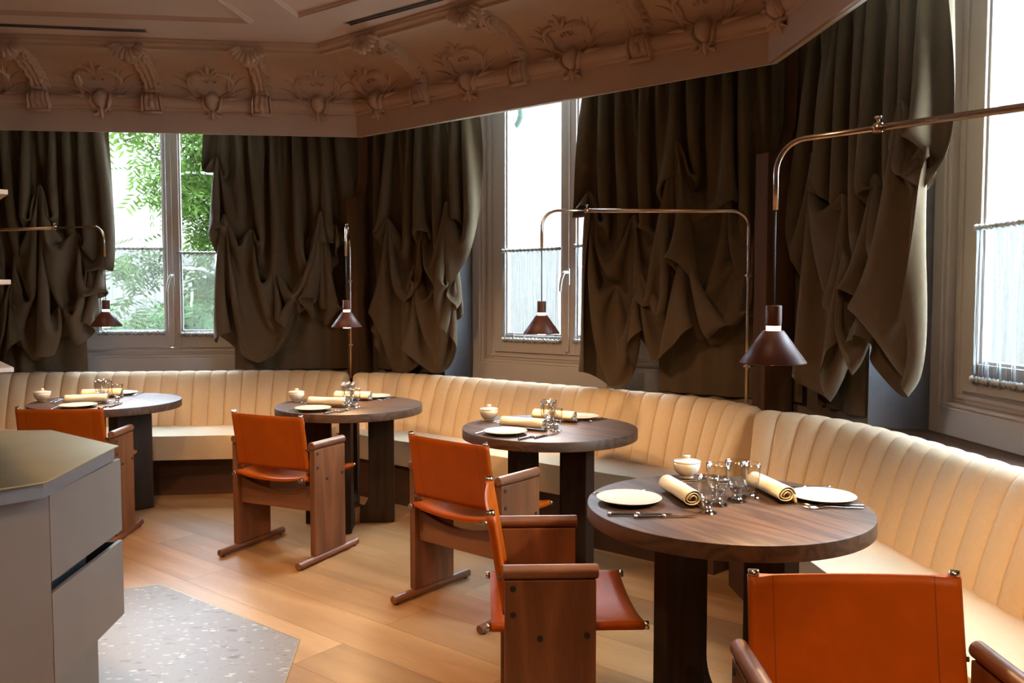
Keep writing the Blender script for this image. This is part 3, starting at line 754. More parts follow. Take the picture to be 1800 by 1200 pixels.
# ------------------------------------------------------------------ tables
def make_table():
    t = thing('round_table')
    mb = MB(); mb.lathe([(0, .692), (.447, .692), (.4494, .6932), (.45, .695), (.45, .7365), (.4488, .7395), (.4465, .7405), (0, .7405)], seg=128)
    mb.obj('tabletop', M['walnutX'], t, weld=True, sharp=28)
    for k in range(4):
        out = [(.115, .691), (.272, .691), (.272, .004), (.03, .004), (.03, .075)] + [(.03 + .085*math.sin(a), .075 + .12*(1-math.cos(a))) for a in lin(.2, PI/2, 8)]
        mb = MB(); w_ = .066
        a = [mb.b.verts.new((x, -w_/2, z)) for x, z in out]; b = [mb.b.verts.new((x, w_/2, z)) for x, z in out]
        mb.b.faces.new(a); mb.b.faces.new(b[::-1])
        for i in range(len(out)): mb.b.faces.new((a[i], b[i], b[(i+1) % len(out)], a[(i+1) % len(out)]))
        lg = mb.obj('leg', M['walnutZ'], t, bevel=.003); lg.rotation_euler = (0, 0, k*PI/2)
    mb = MB()
    for k in range(4):
        a = k*PI/2 + PI/4; mb.box((.062*math.cos(a), .062*math.sin(a), .055), (.006, .16, .10), Matrix.Rotation(a, 3, 'Z'))
    mb.obj('steel_bracket', M['nickel'], t)
    return t
TB = [((.696, 2.661), 88, -60, 'large dark wooden round table in front, with its top lit warm by the big pendant'),
      ((.194, 4.246), 39.5, -45, 'dark wooden round table below the middle window, second from the front'),
      ((-1.010, 5.130), 25, 5, 'dark wooden round table by the wooden post of the far corner, third from the front'),
      ((-2.608, 5.309), -3, -45, 'dark wooden round table behind the metal island')]
tb0 = make_table(); g = 'dark wooden round dining tables'; tables = []
for i, ((x, y), h, la, lab) in enumerate(TB):
    if i == 0: t = tb0; t.location = (x, y, 0); t['label'] = lab; t['group'] = g
    else: t = dup(tb0, (x, y, 0), 0, lab, g)
    t['category'] = 'table'; t.rotation_euler = (0, 0, rad(la))
    tables.append(t)

# ------------------------------------------------------------------ tableware, laid the same way on each table
def make_plate():
    mb = MB(); mb.lathe([(0, .004), (.062, .004), (.072, .006), (.098, .0135), (.1055, .0165), (.107, .0175), (.1055, .0185), (.098, .0165), (.072, .0105), (.06, .0085), (0, .0085)], seg=56)
    mb.lathe([(.058, .0005), (.063, .0045)], seg=40)
    o = mb.obj('plate', M['china'], weld=True); return o
def make_napkin():
    mb = MB(); rows = []
    for v in lin(-.125, .125, 22):
        row = []
        for k in range(74):
            f = k/73; a = f*2*PI*2.6; r = .0295 - .0225*f + .0022*math.sin(3*a+30*v)*.5
            row.append((v + .004*math.sin(a), r*math.cos(a)*1.08, .031 + r*math.sin(a)*.92 + .002*math.sin(20*v)))
        row.append(row[-1])
        tail = [(v, .0295*1.08 + .0, .031), ]
        rows.append(row[:-1])
    mb.grid(rows)
    # loose outer edge resting on the table
    mb.grid([[(v, .030 + .006*q, .031 - .029*q) for q in lin(0, 1, 5)] for v in lin(-.125, .125, 12)])
    o = mb.obj('rolled_napkin', M['napkin'], fix=False)
    m = o.modifiers.new('s', 'SOLIDIFY'); m.thickness = .0022; m.offset = 0
    return o
def make_glass(big):
    k = 1.0 if big else .86
    t = thing('goblet')
    mb = MB()
    out = [(.012, .036), (.022, .040), (.030, .051), (.0345, .066), (.0365, .085), (.0378, .110), (.0395, .132)]
    inn = [(.0380, .1325), (.0362, .110), (.0348, .085), (.0325, .066), (.027, .054), (.018, .047), (0, .044)]
    mb.lathe([(r*k, z*k) for r, z in out + inn], seg=40); mb.obj('bowl', M['glass'], t, weld=True)
    mb = MB(); mb.lathe([(r*k, z*k) for r, z in ((.0383, .1318), (.0396, .1318), (.0394, .1334), (.0383, .1334))], seg=40, close=True); mb.obj('rim', M['crystal'], t)
    mb = MB()
    st = [(0, 0), (.031, 0), (.0335, .0015), (.030, .005), (.016, .009), (.0115, .013), (.0155, .018), (.0165, .022), (.012, .027), (.0145, .032), (.022, .0405), (.014, .043), (0, .0435)]
    P = [[(r*k*(1 + (.10*math.cos(8*2*PI*q/32) if 0 < n_ < 11 else 0))*math.cos(2*PI*q/32), r*k*(1 + (.10*math.cos(8*2*PI*q/32) if 0 < n_ < 11 else 0))*math.sin(2*PI*q/32), z*k) for q in range(32)] for n_, (r, z) in enumerate(st)]
    mb.grid(P, cu=True, smooth=False); mb.obj('stem', M['crystal'], t, weld=True)
    return t
def make_bowl():
    t = thing('lidded_bowl')
    mb = MB(); mb.lathe([(0, .002), (.024, .002), (.026, .004), (.025, .009), (.030, .013), (.042, .026), (.0485, .045), (.0495, .062), (.048, .062), (.046, .045), (.038, .026), (0, .014)], seg=40)
    mb.obj('bowl', M['china'], t, weld=True)
    mb = MB(); mb.lathe([(.0505, .061), (.051, .0635), (.046, .067), (.03, .0705), (.012, .0725), (.0095, .076), (.013, .080), (.0135, .083), (.010, .086), (0, .087)], seg=40)
    mb.lathe([(.0505, .061), (0, .062)], seg=40)
    mb.obj('lid', M['china'], t, weld=True); return t
def handle_mb(L0, mats):
    mb = MB()
    st = [(0, .0042, .003), (.006, .0062, .0042), (.03, .0062, .0044), (.075, .005, .0038), (L0, .0042, .0034)]
    rows = [[(x, a*math.cos(q), .0045 + b*math.sin(q)) for q in lin(0, 2*PI, 12, endpoint=False)] for x, a, b in st]
    V_ = mb.grid(rows, cu=True); mb.b.faces.new(V_[0][::-1]); mb.b.faces.new(V_[-1]); return mb
def make_knife():
    t = thing('table_knife')
    mb = MB(); P = [(.092, 0), (.10, -.006), (.14, -.0085), (.175, -.0085), (.195, -.003), (.197, .002), (.14, .0045), (.10, .0045)]
    a = [mb.b.verts.new((x, y, .0035)) for x, y in P]; b = [mb.b.verts.new((x, y, .0055)) for x, y in P]
    mb.b.faces.new(a[::-1]); mb.b.faces.new(b)
    for i in range(len(P)): mb.b.faces.new((a[i], a[(i+1) % len(P)], b[(i+1) % len(P)], b[i]))
    mb.obj('blade', M['steel'], t)
    handle_mb(.09, 0).obj('handle', M['horn'], t)
    for x0, x1 in ((-.002, .008), (.084, .096)):
        mb = MB(); mb.tube([(x0, 0, .0047), (x1, 0, .0047)], .0062, 12); mb.obj('collar', M['steel'], t)
    return t
def make_fork(kind='dinner_fork'):
    t = thing(kind)
    mb = MB()
    st = [(0, .0035, .0018, .003), (.01, .0055, .0022, .003), (.06, .004, .002, .0035), (.10, .0026, .0018, .006), (.128, .0030, .0016, .007), (.14, .0085, .0012, .0045), (.152, .0115, .001, .003)]
    if kind == 'spoon': st = st[:5] + [(.135, .011, .0012, .0045), (.150, .0175, .0014, .002), (.168, .0185, .0014, .0015), (.182, .012, .0014, .003), (.188, .004, .001, .005)]
    rows = [[(x, a*math.cos(q), z + b*math.sin(q)) for q in lin(0, 2*PI, 10, endpoint=False)] for x, a, b, z in st]
    V_ = mb.grid(rows, cu=True); mb.b.faces.new(V_[0][::-1]); mb.b.faces.new(V_[-1])
    if kind != 'spoon':
        for y in (-.009, -.003, .003, .009):
            mb.tube([(.151, y, .003), (.170, y*1.02, .0022), (.196, y*.95, .0065)], [.0019, .0017, .0008], 6)
    mb.obj('fork' if kind != 'spoon' else 'spoon', M['steel'], t); return t
PR = {}
def put(kind, maker, i, f, l, ang, label, cat, group):
    """f towards the table's far seat, l to that sitter's other hand, measured from the middle of table i"""
    (tx, ty), h, la, _ = TB[i]; hr = rad(h)
    F = Vector((math.sin(hr), math.cos(hr), 0)); Lv = Vector((-F.y, F.x, 0))
    p = Vector((tx, ty, .7415)) + F*f + Lv*l; rz = math.atan2(F.y, F.x) + rad(ang)
    if kind not in PR:
        o = maker(); PR[kind] = o; o.location = p; o.rotation_euler = (0,0,rz)
        o['label'] = label; o['category'] = cat; o['group'] = group
    else: o = dup(PR[kind], p, rz, label, group); o['category'] = cat
    return o
TN = ['the front table', 'the table below the middle window', 'the table by the corner post', 'the table behind the metal island']
for i in range(4):
    T = TN[i]
    put('plate', make_plate, i, -.312, .036, 0, 'cream plate on the armchair side of ' + T, 'plate', 'cream dinner plates')
    put('plate', make_plate, i, .335, .045, 0, 'cream plate on the bench side of ' + T, 'plate', 'cream dinner plates')
    put('nap', make_napkin, i, -.140, .065, -83, 'rolled cream napkin on the armchair side of ' + T, 'napkin', 'rolled cream napkins')
    put('nap', make_napkin, i, .178, .105, -84, 'rolled cream napkin on the bench side of ' + T, 'napkin', 'rolled cream napkins')
    put('bowl', make_bowl, i, -.035, .385, 0, 'small lidded porcelain bowl on ' + T, 'bowl', 'lidded porcelain bowls')
    for big, f, l, lab in ((0, -.088, -.105, 'smaller goblet foremost at the napkin end on '), (1, -.030, -.010, 'tall goblet next to the smaller goblet on '), (1, .045, .036, 'tall goblet in the middle of the glasses on '), (0, .106, .086, 'smaller goblet at the bench end of the glasses on ')):
        put('g%d' % big, lambda: make_glass(big), i, f, l, 0, lab + T, 'glass', 'clear goblets')
    put('fork', make_fork, i, -.418, .145, 8, 'steel fork past the armchair-side plate on ' + T, 'fork', 'steel forks')
    put('knife', make_knife, i, -.405, -.125, -3, 'knife nearer the armchair-side plate on ' + T, 'knife', 'dark handled knives')
    put('knife', make_knife, i, -.330, -.160, 2, 'knife with its tip towards the goblets on ' + T, 'knife', 'dark handled knives')
    put('knife', make_knife, i, .425, .200, 178, 'knife past the bench-side plate on ' + T, 'knife', 'dark handled knives')
    put('fork', make_fork, i, .420, -.075, 177, 'steel fork before the bench-side plate on ' + T, 'fork', 'steel forks')
    put('fork', make_fork, i, .437, -.040, 178, 'steel fork next to the bench-side plate on ' + T, 'fork', 'steel forks')
    put('spoon', lambda: make_fork('spoon'), i, -.085, .288, 3, 'steel spoon beside the lidded bowl on ' + T, 'spoon', 'steel spoons')
    put('fork', make_fork, i, -.080, .318, 6, 'steel fork beside the lidded bowl on ' + T, 'fork', 'steel forks')

# ------------------------------------------------------------------ pendant lamps on swing arms
def lamp(label, over, pole, zarm=1.85, tip=None, zpole=.80, joint=.30, energy=9, zl=1.222):
    o = Vector((over[0], over[1], 0)); q = Vector((pole[0], pole[1], 0)); d = (q-o).normalized(); D = (q-o).length
    t = thing('pendant_lamp', (q.x, q.y, zpole), 0, label, 'lamp', 'leather pendants on swing arms')
    W = lambda p: Vector(p) - Vector((q.x, q.y, zpole))
    up = Vector((0,0,1)); R_ = .085
    c1 = q - d*R_ + up*(zarm-R_)
    mb = MB(); pts = [q + up*zpole, q + up*1.2, q + up*(zarm-R_)] + [c1 + d*R_*math.cos(a) + up*R_*math.sin(a) for a in lin(.2, PI/2, 8)]
    pts += [o + d*(joint) + up*zarm]
    mb.tube([W(p) for p in pts], .0095, 12); mb.obj('pole', M['nickel'], t)
    c0 = o + d*R_ + up*(zarm-R_)
    pts = [o + d*(joint+.03) + up*zarm] + [c0 - d*R_*math.cos(a) + up*R_*math.sin(a) for a in lin(PI/2, 0, 9)] + [o + up*(zarm-.19)]
    mb = MB(); mb.tube([W(p) for p in pts], .0075, 12); mb.obj('arm', M['nickel'], t)
    mb = MB(); j = o + d*joint + up*zarm
    mb.tube([W(j - up*.012), W(j + up*.012)], .0125, 12); mb.tube([W(j + up*.012), W(j + up*.026)], .004, 8); mb.tube([W(j + up*.024), W(j + up*.030)], .009, 12)
    mb.obj('joint', M['nickel'], t)
    for z in (1.05, 1.52):
        mb = MB(); mb.box(W(q + up*z), (.03, .03, .016), Matrix.Rotation(math.atan2(d.y, d.x), 3, 'Z')); mb.tube([W(q + up*z - d*.02), W(q + up*z + d*.035)], .006, 8); mb.obj('clip', M['nickel'], t, bevel=.002)
    lo = o + up*zl
    mb = MB(); mb.tube([W(o + up*(zarm-.185)), W(o + up*(zl+.16))], .0028, 8); mb.obj('cord', M['black'], t)
    mb = MB(); mb.lathe([(.092, 0), (.0935, .003), (.030, .093), (.026, .0945), (.026, .0915), (.0895, .001), (.092, 0)], W(lo), 48)
    sh = mb.obj('shade', M['lthr_dark'], t, weld=True)
    mb = MB(); mb.lathe([(0, .0945), (.0205, .0945), (.0205, .108), (0, .108)], W(lo), 32); mb.obj('diffuser_ring', M['glow'], sh)
    mb = MB(); mb.lathe([(.0225, .107), (.0228, .109), (.0228, .163), (.0215, .1655), (.004, .167), (0, .167)], W(lo), 32); mb.lathe([(.0225, .107), (0, .107)], W(lo), 32); mb.obj('cap', M['lthr_dark'], t, weld=True)
    mb = MB(); mb.lathe([(0, -.007), (.018, -.006), (.029, -.001), (.032, .006), (.032, .03), (0, .03)], W(lo), 32); mb.obj('bulb', M['glow'], sh, weld=True)
    l = bpy.data.lights.new('lamp_light', 'SPOT'); l.energy = energy; l.color = (1, .62, .31); l.spot_size = rad(150); l.spot_blend = .35; l.shadow_soft_size = .03
    lo_ = bpy.data.objects.new('lamp_light', l); COL.objects.link(lo_); lo_.location = W(lo - up*.015); lo_.parent = t
    return t
LE = 29
lamp('leather pendant hanging large over the front table', (.752, 2.385), (1.850, 1.240), zpole=.86, joint=.285, energy=LE)
lamp('leather pendant in front of the middle window, on the straight arm', (.152, 4.262), (1.222, 4.300), zpole=.86, joint=.23, energy=LE)
lamp('leather pendant in front of the far corner post, its arm pointing forward', (-1.022, 5.130), (-1.203, 6.185), joint=.30, energy=LE)
lamp('leather pendant in front of the tree window', (-2.560, 5.235), (-4.38, 5.83), zpole=.86, joint=.40, energy=LE)

# ------------------------------------------------------------------ octagonal metal island with drawers
isl = thing('metal_island', (CTR.x+.55, CTR.y-.05, 0), 0, 'octagonal metal island counter with two drawers facing the chairs', 'counter')
def W(p): return Vector((p[0]-isl.location.x, p[1]-isl.location.y, p[2]))
plate = [(-3.05, 2.66), (-2.74, 2.90), (-1.669, 2.985), (-1.278, 2.672), (-1.218, 2.150), (-1.47, 1.86), (-2.6, 1.75), (-3.0, 2.05)]
ctr = Vector((-2.1, 2.4))
mb = MB(); mb.prism([tuple(W((x, y, 0))[:2]) for x, y in plate], .925, .9305)
mb.obj('top_plate', M['metal_top'], isl, bevel=.0015)
shr = lambda k: [tuple((Vector(p) - ctr)*k + ctr) for p in plate]
def ins(dst):
    out = []; n = len(plate)
    for i in range(n):
        a, b, c_ = Vector(plate[i-1]), Vector(plate[i]), Vector(plate[(i+1) % n])
        d1 = (b-a).normalized(); d2 = (c_-b).normalized(); n1 = Vector((d1.y, -d1.x)); n2 = Vector((d2.y, -d2.x))
        out.append(b + (n1+n2)/(1+n1.dot(n2))*dst)
    return out
mb = MB(); mb.prism([tuple(W((p.x, p.y, 0))[:2]) for p in ins(.012)], .885, .925); mb.obj('rim', M['metal_blue'], isl)
mb = MB(); mb.prism([tuple(W((p.x, p.y, 0))[:2]) for p in ins(.095)], .33, .884); mb.obj('carcass', M['metal_blue'], isl)
mb = MB(); mb.prism([tuple(W((p.x, p.y, 0))[:2]) for p in ins(.07)], .0, .33); mb.obj('plinth', M['metal_side'], isl)
# cladding panel on the facet facing the camera
p4, p5 = Vector((-1.247, 2.206)), Vector((-1.500, 1.905))
dd = (p5-p4).normalized(); nn = Vector((-dd.y, dd.x)); nn = nn if nn.dot(p4-ctr) < 0 else -nn
ring = [p4, p5, p5+nn*.03, p4+nn*.03]
mb = MB(); mb.prism([tuple(W((p.x, p.y, 0))[:2]) for p in ring], .0, .882); mb.obj('side_panel', M['metal_side'], isl, bevel=.001)
# the two drawers, slightly open, hollow from above
a, b = Vector((-1.246, 2.209)), Vector((-1.290, 2.708)); d = (b-a).normalized(); n = Vector((-d.y, d.x)); n = n if n.dot(a-ctr) < 0 else -n
for z0, z1 in ((.642, .881), (.360, .610)):
    mb = MB(); q = [a, b, b+n*.014, a+n*.014]; mb.prism([tuple(W((p.x, p.y, 0))[:2]) for p in q], z0, z1); dr = mb.obj('drawer', M['metal_side'], isl, bevel=.001)
    mb = MB()
    e = b - d*.006
    mb.prism([tuple(W((p.x, p.y, 0))[:2]) for p in (b+n*.014, e+n*.014, e+n*.36, b+n*.36)], z0+.01, z1-.006)
    f_ = a + d*.08
    mb.prism([tuple(W((p.x, p.y, 0))[:2]) for p in (f_+n*.08, f_+d*.006+n*.08, f_+d*.006+n*.36, f_+n*.36)], z0+.01, z1-.03)
    mb.prism([tuple(W((p.x, p.y, 0))[:2]) for p in (a+d*.08+n*.08, b+n*.014, b+n*.36, a+d*.08+n*.36)], z0+.01, z0+.016)
    mb.obj('drawer_box', M['black'], dr)

# pale shelf rack standing on the island (only its tips are seen)
rk = thing('shelf_rack', (-1.95, 2.42, .9305), 0, 'rack of thin pale shelves whose tips show at the edge above the island', 'shelf')
mb = MB(); mb.tube([(0, 0, 0), (0, 0, .95)], .02, 12); mb.tube([(0, 0, 0), (0, 0, .012)], .11, 24); mb.obj('stand', M['nickel'], rk)
for z in (1.685, 1.457, 1.232):
    mb = MB(); mb.prism([(.667, -.29), (.36, .10), (.0, .40), (-.4, .42), (-.62, .05), (-.5, -.42), (-.02, -.6), (.45, -.48)], z-.9305-.012, z-.9305); mb.obj('shelf_board', M['shelf'], rk, bevel=.001)
# flat black case on the window ledge
cs = thing('flat_case', wp('C', 1.985, -.115, .802) , 0, 'flat black case lying on the wooden ledge behind the front bench', 'case')
mb = MB(); mb.box((0, 0, .008), (.17, .24, .016)); o = mb.obj('case', M['black'], cs, bevel=.002); cs.rotation_euler = (0, 0, rad(-80))
# ------------------------------------------------------------------ draped curtains: a hung cloth is lifted and pinned, and settles under its own weight
def DRAPE(s0,s1,ztop,L,full,pins,nfold,seed,dx=.019,steps=900,amp=.035,back=.035,collide=True):
    """hang a gathered cloth in (s,n,z) wall coordinates; lift and fix the material points in pins. returns grid [nv,nu,3]"""
    rng=np.random.default_rng(seed)
    W=(s1-s0)*full
    nu=int(W/dx)+1; nv=int(L/dx)+1
    du=W/(nu-1); dv=L/(nv-1)
    u=np.linspace(0,1,nu); 
    # uneven pleats along the heading
    ph=2*np.pi*nfold*u+1.1*np.sin(2*np.pi*u*1.7+seed)+.5*np.sin(2*np.pi*4.3*u+2*seed)
    P=np.zeros((nv,nu,3))
    P[:,:,0]=s0+(s1-s0)*u[None]
    P[:,:,1]=back+.05+amp*np.sin(ph)[None]*(1+.25*np.sin(5*u+seed))[None]
    P[:,:,2]=ztop-np.arange(nv)[:,None]*dv
    P[:,:,1]+=rng.normal(0,.002,(nv,nu))
    P[1:,:,:2]+=.004*np.cumsum(rng.normal(0,.15,(nv-1,nu,2)),0)
    X=P.copy(); V=np.zeros_like(X)
    w=np.ones((nv,nu)); w[0]=0
    pin=[]
    for (pu,pv,ts,tz,tn) in pins:
        i=int(round(pv/dv)); j=int(round(pu*(nu-1)))
        for a in (-1,0,1):
            for b in (-1,0,1):
                ii=min(max(i+a,1),nv-1); jj=min(max(j+b,0),nu-1)
                w[ii,jj]=0; pin.append((ii,jj,X[ii,jj].copy(),np.array([ts+b*.010,tn+.004*((a+b)%2),tz-a*.012])))
    cons=[]
    def add(ia,ja,ib,jb,rest,k): cons.append((ia,ja,ib,jb,rest,k))
    S=slice
    # structural, in two colours per direction
    hs=[]
    def pairs(di,dj,rest,k):
        for c in range(2):
            if dj and not di:
                A=(S(0,nv),S(c*dj,nu-dj,None)); 
            hs.append((di,dj,rest,k,c))
    dh=np.linalg.norm(X[:,1:]-X[:,:-1],axis=2).mean(0)  # rest length follows pleated heading
    ulen=du
    g=np.array([0,0,-9.81]); dt=1/240.
    thick=.011
    def solve(X,di,dj,rest,k):
        # red/black via modulo on index along the direction
        m=(2*max(di,1)) if di else (2*max(dj,1))
        step=max(di,dj)
        for c in range(2):
            if di and not abs(dj):
                n=(nv-c*di)//(2*di)
                idx=np.arange(nv-di); idx=idx[((idx//di)%2)==c]
                a=idx; b=idx+di
                A=X[a]; B=X[b]; wa=w[a]; wb=w[b]
                d=B-A; l=np.sqrt((d*d).sum(2))+1e-9; ws=wa+wb+1e-9
                corr=(k*(l-rest)/l/ws)[:,:,None]*d
                X[a]=A+wa[:,:,None]*corr; X[b]=B-wb[:,:,None]*corr
            elif dj and not di:
                idx=np.arange(nu-dj); idx=idx[((idx//dj)%2)==c]
                a=idx;b=idx+dj
                A=X[:,a];B=X[:,b];wa=w[:,a];wb=w[:,b]
                d=B-A;l=np.sqrt((d*d).sum(2))+1e-9;ws=wa+wb+1e-9
                corr=(k*(l-rest)/l/ws)[:,:,None]*d
                X[:,a]=A+wa[:,:,None]*corr; X[:,b]=B-wb[:,:,None]*corr
    def shear(X,rest,k):
        for sgn in (0,1):
            for c in range(2):
                idx=np.arange(c,nv-1,2)
                if sgn: A=X[idx][:,:-1];B=X[idx+1][:,1:];wa=w[idx][:,:-1];wb=w[idx+1][:,1:]
                else: A=X[idx][:,1:];B=X[idx+1][:,:-1];wa=w[idx][:,1:];wb=w[idx+1][:,:-1]
                d=B-A;l=np.sqrt((d*d).sum(2))+1e-9;ws=wa+wb+1e-9
                corr=(k*(l-rest)/l/ws)[:,:,None]*d
                if sgn:
                    X[idx,:-1]=A+wa[:,:,None]*corr; X[idx+1,1:]=B-wb[:,:,None]*corr
                else:
                    X[idx,1:]=A+wa[:,:,None]*corr; X[idx+1,:-1]=B-wb[:,:,None]*corr
    N=nv*nu
    I,J=np.divmod(np.arange(N),nu)
    offs=[(a,b,c) for a in(-1,0,1) for b in(-1,0,1) for c in (-1,0,1)]
    offs=[o for o in offs if o>(0,0,0)]+[(0,0,0)]
    wf=w.ravel()
    def selfcol(X):
        Q=X.reshape(-1,3); h=thick
        c=np.floor((Q-Q.min(0))/h).astype(np.int64)+1
        dim=c.max(0)+2
        key=(c[:,0]*dim[1]+c[:,1])*dim[2]+c[:,2]
        o=np.argsort(key,kind='stable'); ks=key[o]
        D=np.zeros_like(Q); cnt=np.zeros(N)
        for of in offs:
            dk=(of[0]*dim[1]+of[1])*dim[2]+of[2]
            if of==(0,0,0):
                lo=np.arange(N)+1
            else: lo=np.searchsorted(ks,ks+dk,'left')
            for t in range(3):
                p=lo+t; ok=p<N; pa=np.nonzero(ok)[0]; pb=p[pa]
                m=ks[pb]==ks[pa]+dk; pa=pa[m];pb=pb[m]
                if len(pa)==0: break
                a=o[pa];b=o[pb]
                far=(np.abs(I[a]-I[b])>1)|(np.abs(J[a]-J[b])>1)
                a=a[far];b=b[far]
                d=Q[b]-Q[a];l=np.sqrt((d*d).sum(1))+1e-9
                m=l<h; a=a[m];b=b[m];d=d[m];l=l[m]
                if len(a)==0: continue
                ws=wf[a]+wf[b]+1e-9
                co=(.5*(h-l)/l/ws)[:,None]*d
                np.add.at(D,a,-wf[a][:,None]*co); np.add.at(D,b,wf[b][:,None]*co)
                cnt+=np.bincount(a,minlength=N)+np.bincount(b,minlength=N)
        Q+=D/np.maximum(1,cnt*.5)[:,None]
    lift=int(steps*.55)
    for st in range(steps):
        V+=g*dt; V*=.985 if st<steps*.75 else .96
        V[w==0]=0
        sp=np.linalg.norm(V,axis=2,keepdims=True); V*=np.minimum(1,2.5/(sp+1e-9))
        Y=X+V*dt
        t=min(1,st/lift); t=t*t*(3-2*t)
        for (i,j,a,b) in pin: 
            q=a+(b-a)*t; q[1]+=.05*np.sin(np.pi*t); Y[i,j]=q
        for it in range(3):
            solve(Y,1,0,dv,1.); solve(Y,0,1,du,1.)
        shear(Y,np.hypot(du,dv),.25)
        solve(Y,2,0,2*dv,.06); solve(Y,0,2,2*du,.06); solve(Y,0,4,4*du,.02); solve(Y,4,0,4*dv,.02)
        if collide and st%4==0: selfcol(Y)
        m=Y[:,:,1]<back; Y[:,:,1]=np.where(m,back,Y[:,:,1])
        V=(Y-X)/dt
        V[m]*=.85
        X=Y
    return X

def curtain(w, args, label, back):
    X = DRAPE(*args)
    nv, nu = X.shape[:2]
    t = thing('curtain', wp(w, (args[0]+args[1])/2, .06, .86), 0, label, 'curtain', 'draped olive brown curtains')
    P = [[wp(w, *map(float, X[i, j])) - t.location for j in range(nu)] for i in range(nv)]
    mb = MB(); mb.grid(P)
    o = mb.obj('drape', M['curtain'], t, fix=False, sub=1)
    # plain pleated cloth hanging straight behind
    s0, s1 = back; n = int((s1-s0)/.008); rows = []
    for i, z in enumerate(lin(2.9, .847, 26)):
        row = []
        for j in range(n+1):
            s = s0 + (s1-s0)*j/n
            row.append(wp(w, s + .006*math.sin(3*z+s*9), .026 + .014*math.sin(s*36+1.3*math.sin(s*7)+.3*math.sin(2*z+s*5)), z) - t.location)
        rows.append(row)
    mb = MB(); mb.grid(rows); mb.obj('lining', M['curtain'], t, fix=False)
def tk(s0, s1, zt, u, v, lift, ds=0, n=.11): return (u, v, s0+(s1-s0)*u+ds, zt-v+lift, n)
def pins(s0, s1, zt, L, full, big, small, nf, seed): return (s0, s1, zt, L, full, big + [tk(s0, s1, zt, *q) for q in small], nf, seed)
CURT = {
'c1': ('A', pins(-2.98, -1.97, 2.80, 2.10, 2.4, [(.56, 1.02, -2.40, 2.22, .15), (.92, 1.70, -2.08, 1.63, .13), (.72, 1.84, -2.27, 1.36, .14), (.32, 1.70, -2.62, 1.52, .13), (1.0, 2.02, -2.04, 1.26, .1), (.0, 2.06, -2.93, 1.20, .08)], [(.80, 1.05, .13), (.38, 1.25, .16), (.97, 1.25, .10)], 11, 1)),
'c2': ('A', pins(-1.2, -.22, 2.80, 1.99, 2.4, [(.06, .58, -1.14, 2.44, .14), (.82, 1.22, -.38, 2.05, .17), (.12, 1.20, -1.10, 2.02, .13), (.64, 1.86, -.52, 1.55, .15), (1.0, 1.96, -.24, 1.45, .08)], [(.30, 1.05, .16), (.93, .95, .10), (.47, 1.35, .14)], 11, 2)),
'c3': ('B', pins(.14, 1.14, 2.80, 2.10, 2.4, [(.22, 1.05, .33, 1.99, .15), (.82, 1.02, .93, 2.07, .15), (.5, 1.55, .60, 1.63, .14), (.90, 1.70, .96, 1.62, .12), (.1, 1.82, .22, 1.38, .1), (1.0, 2.06, .90, 1.18, .09)], [(.52, 1.0, .12), (.68, 1.45, .14), (.33, 1.5, .12)], 11, 5)),
'c4': ('B', pins(2.06, 3.24, 2.80, 2.04, 2.4, [(.56, .88, 2.71, 2.29, .17), (.05, 1.04, 2.11, 2.05, .13), (.64, 1.60, 2.77, 1.71, .16), (.36, 1.72, 2.47, 1.55, .14), (1.0, 1.93, 3.15, 1.85, .06)], [(.80, .95, .14), (.30, 1.05, .14), (.20, 1.45, .12), (.84, 1.40, .16)], 12, 3)),
'c5': ('C', pins(.05, 1.17, 2.85, 2.06, 2.5, [(.86, .92, .98, 2.20, .15), (.97, 1.22, 1.12, 2.00, .12), (.16, 1.08, .16, 2.13, .14), (.50, 1.70, .54, 1.62, .15), (.74, 1.80, .78, 1.50, .14), (.0, 1.95, .08, 1.5, .06), (1.0, 1.98, .97, 1.22, .10)], [(.34, 1.10, .14), (.60, 1.05, .14), (.28, 1.60, .14), (.90, 1.60, .14, -.07)], 13, 4)),
}

LB = {'c1': 'olive brown draped curtain at the far edge, before the window with green trees',
      'c2': 'olive brown draped curtain with one wide swag, between the tree window and the corner post',
      'c3': 'olive brown draped curtain between the corner post and the middle window',
      'c4': 'widest olive brown draped curtain with high knots, between the middle window and the second post',
      'c5': 'olive brown draped curtain lit pale along its edge, beside the front window'}
BK = {'c1': (-2.95, -2.15), 'c2': (-1.06, -.07), 'c3': (.07, .76), 'c4': (2.54, 3.40), 'c5': (.05, .50)}
for k, (w, a) in CURT.items(): curtain(w, a, LB[k], BK[k])

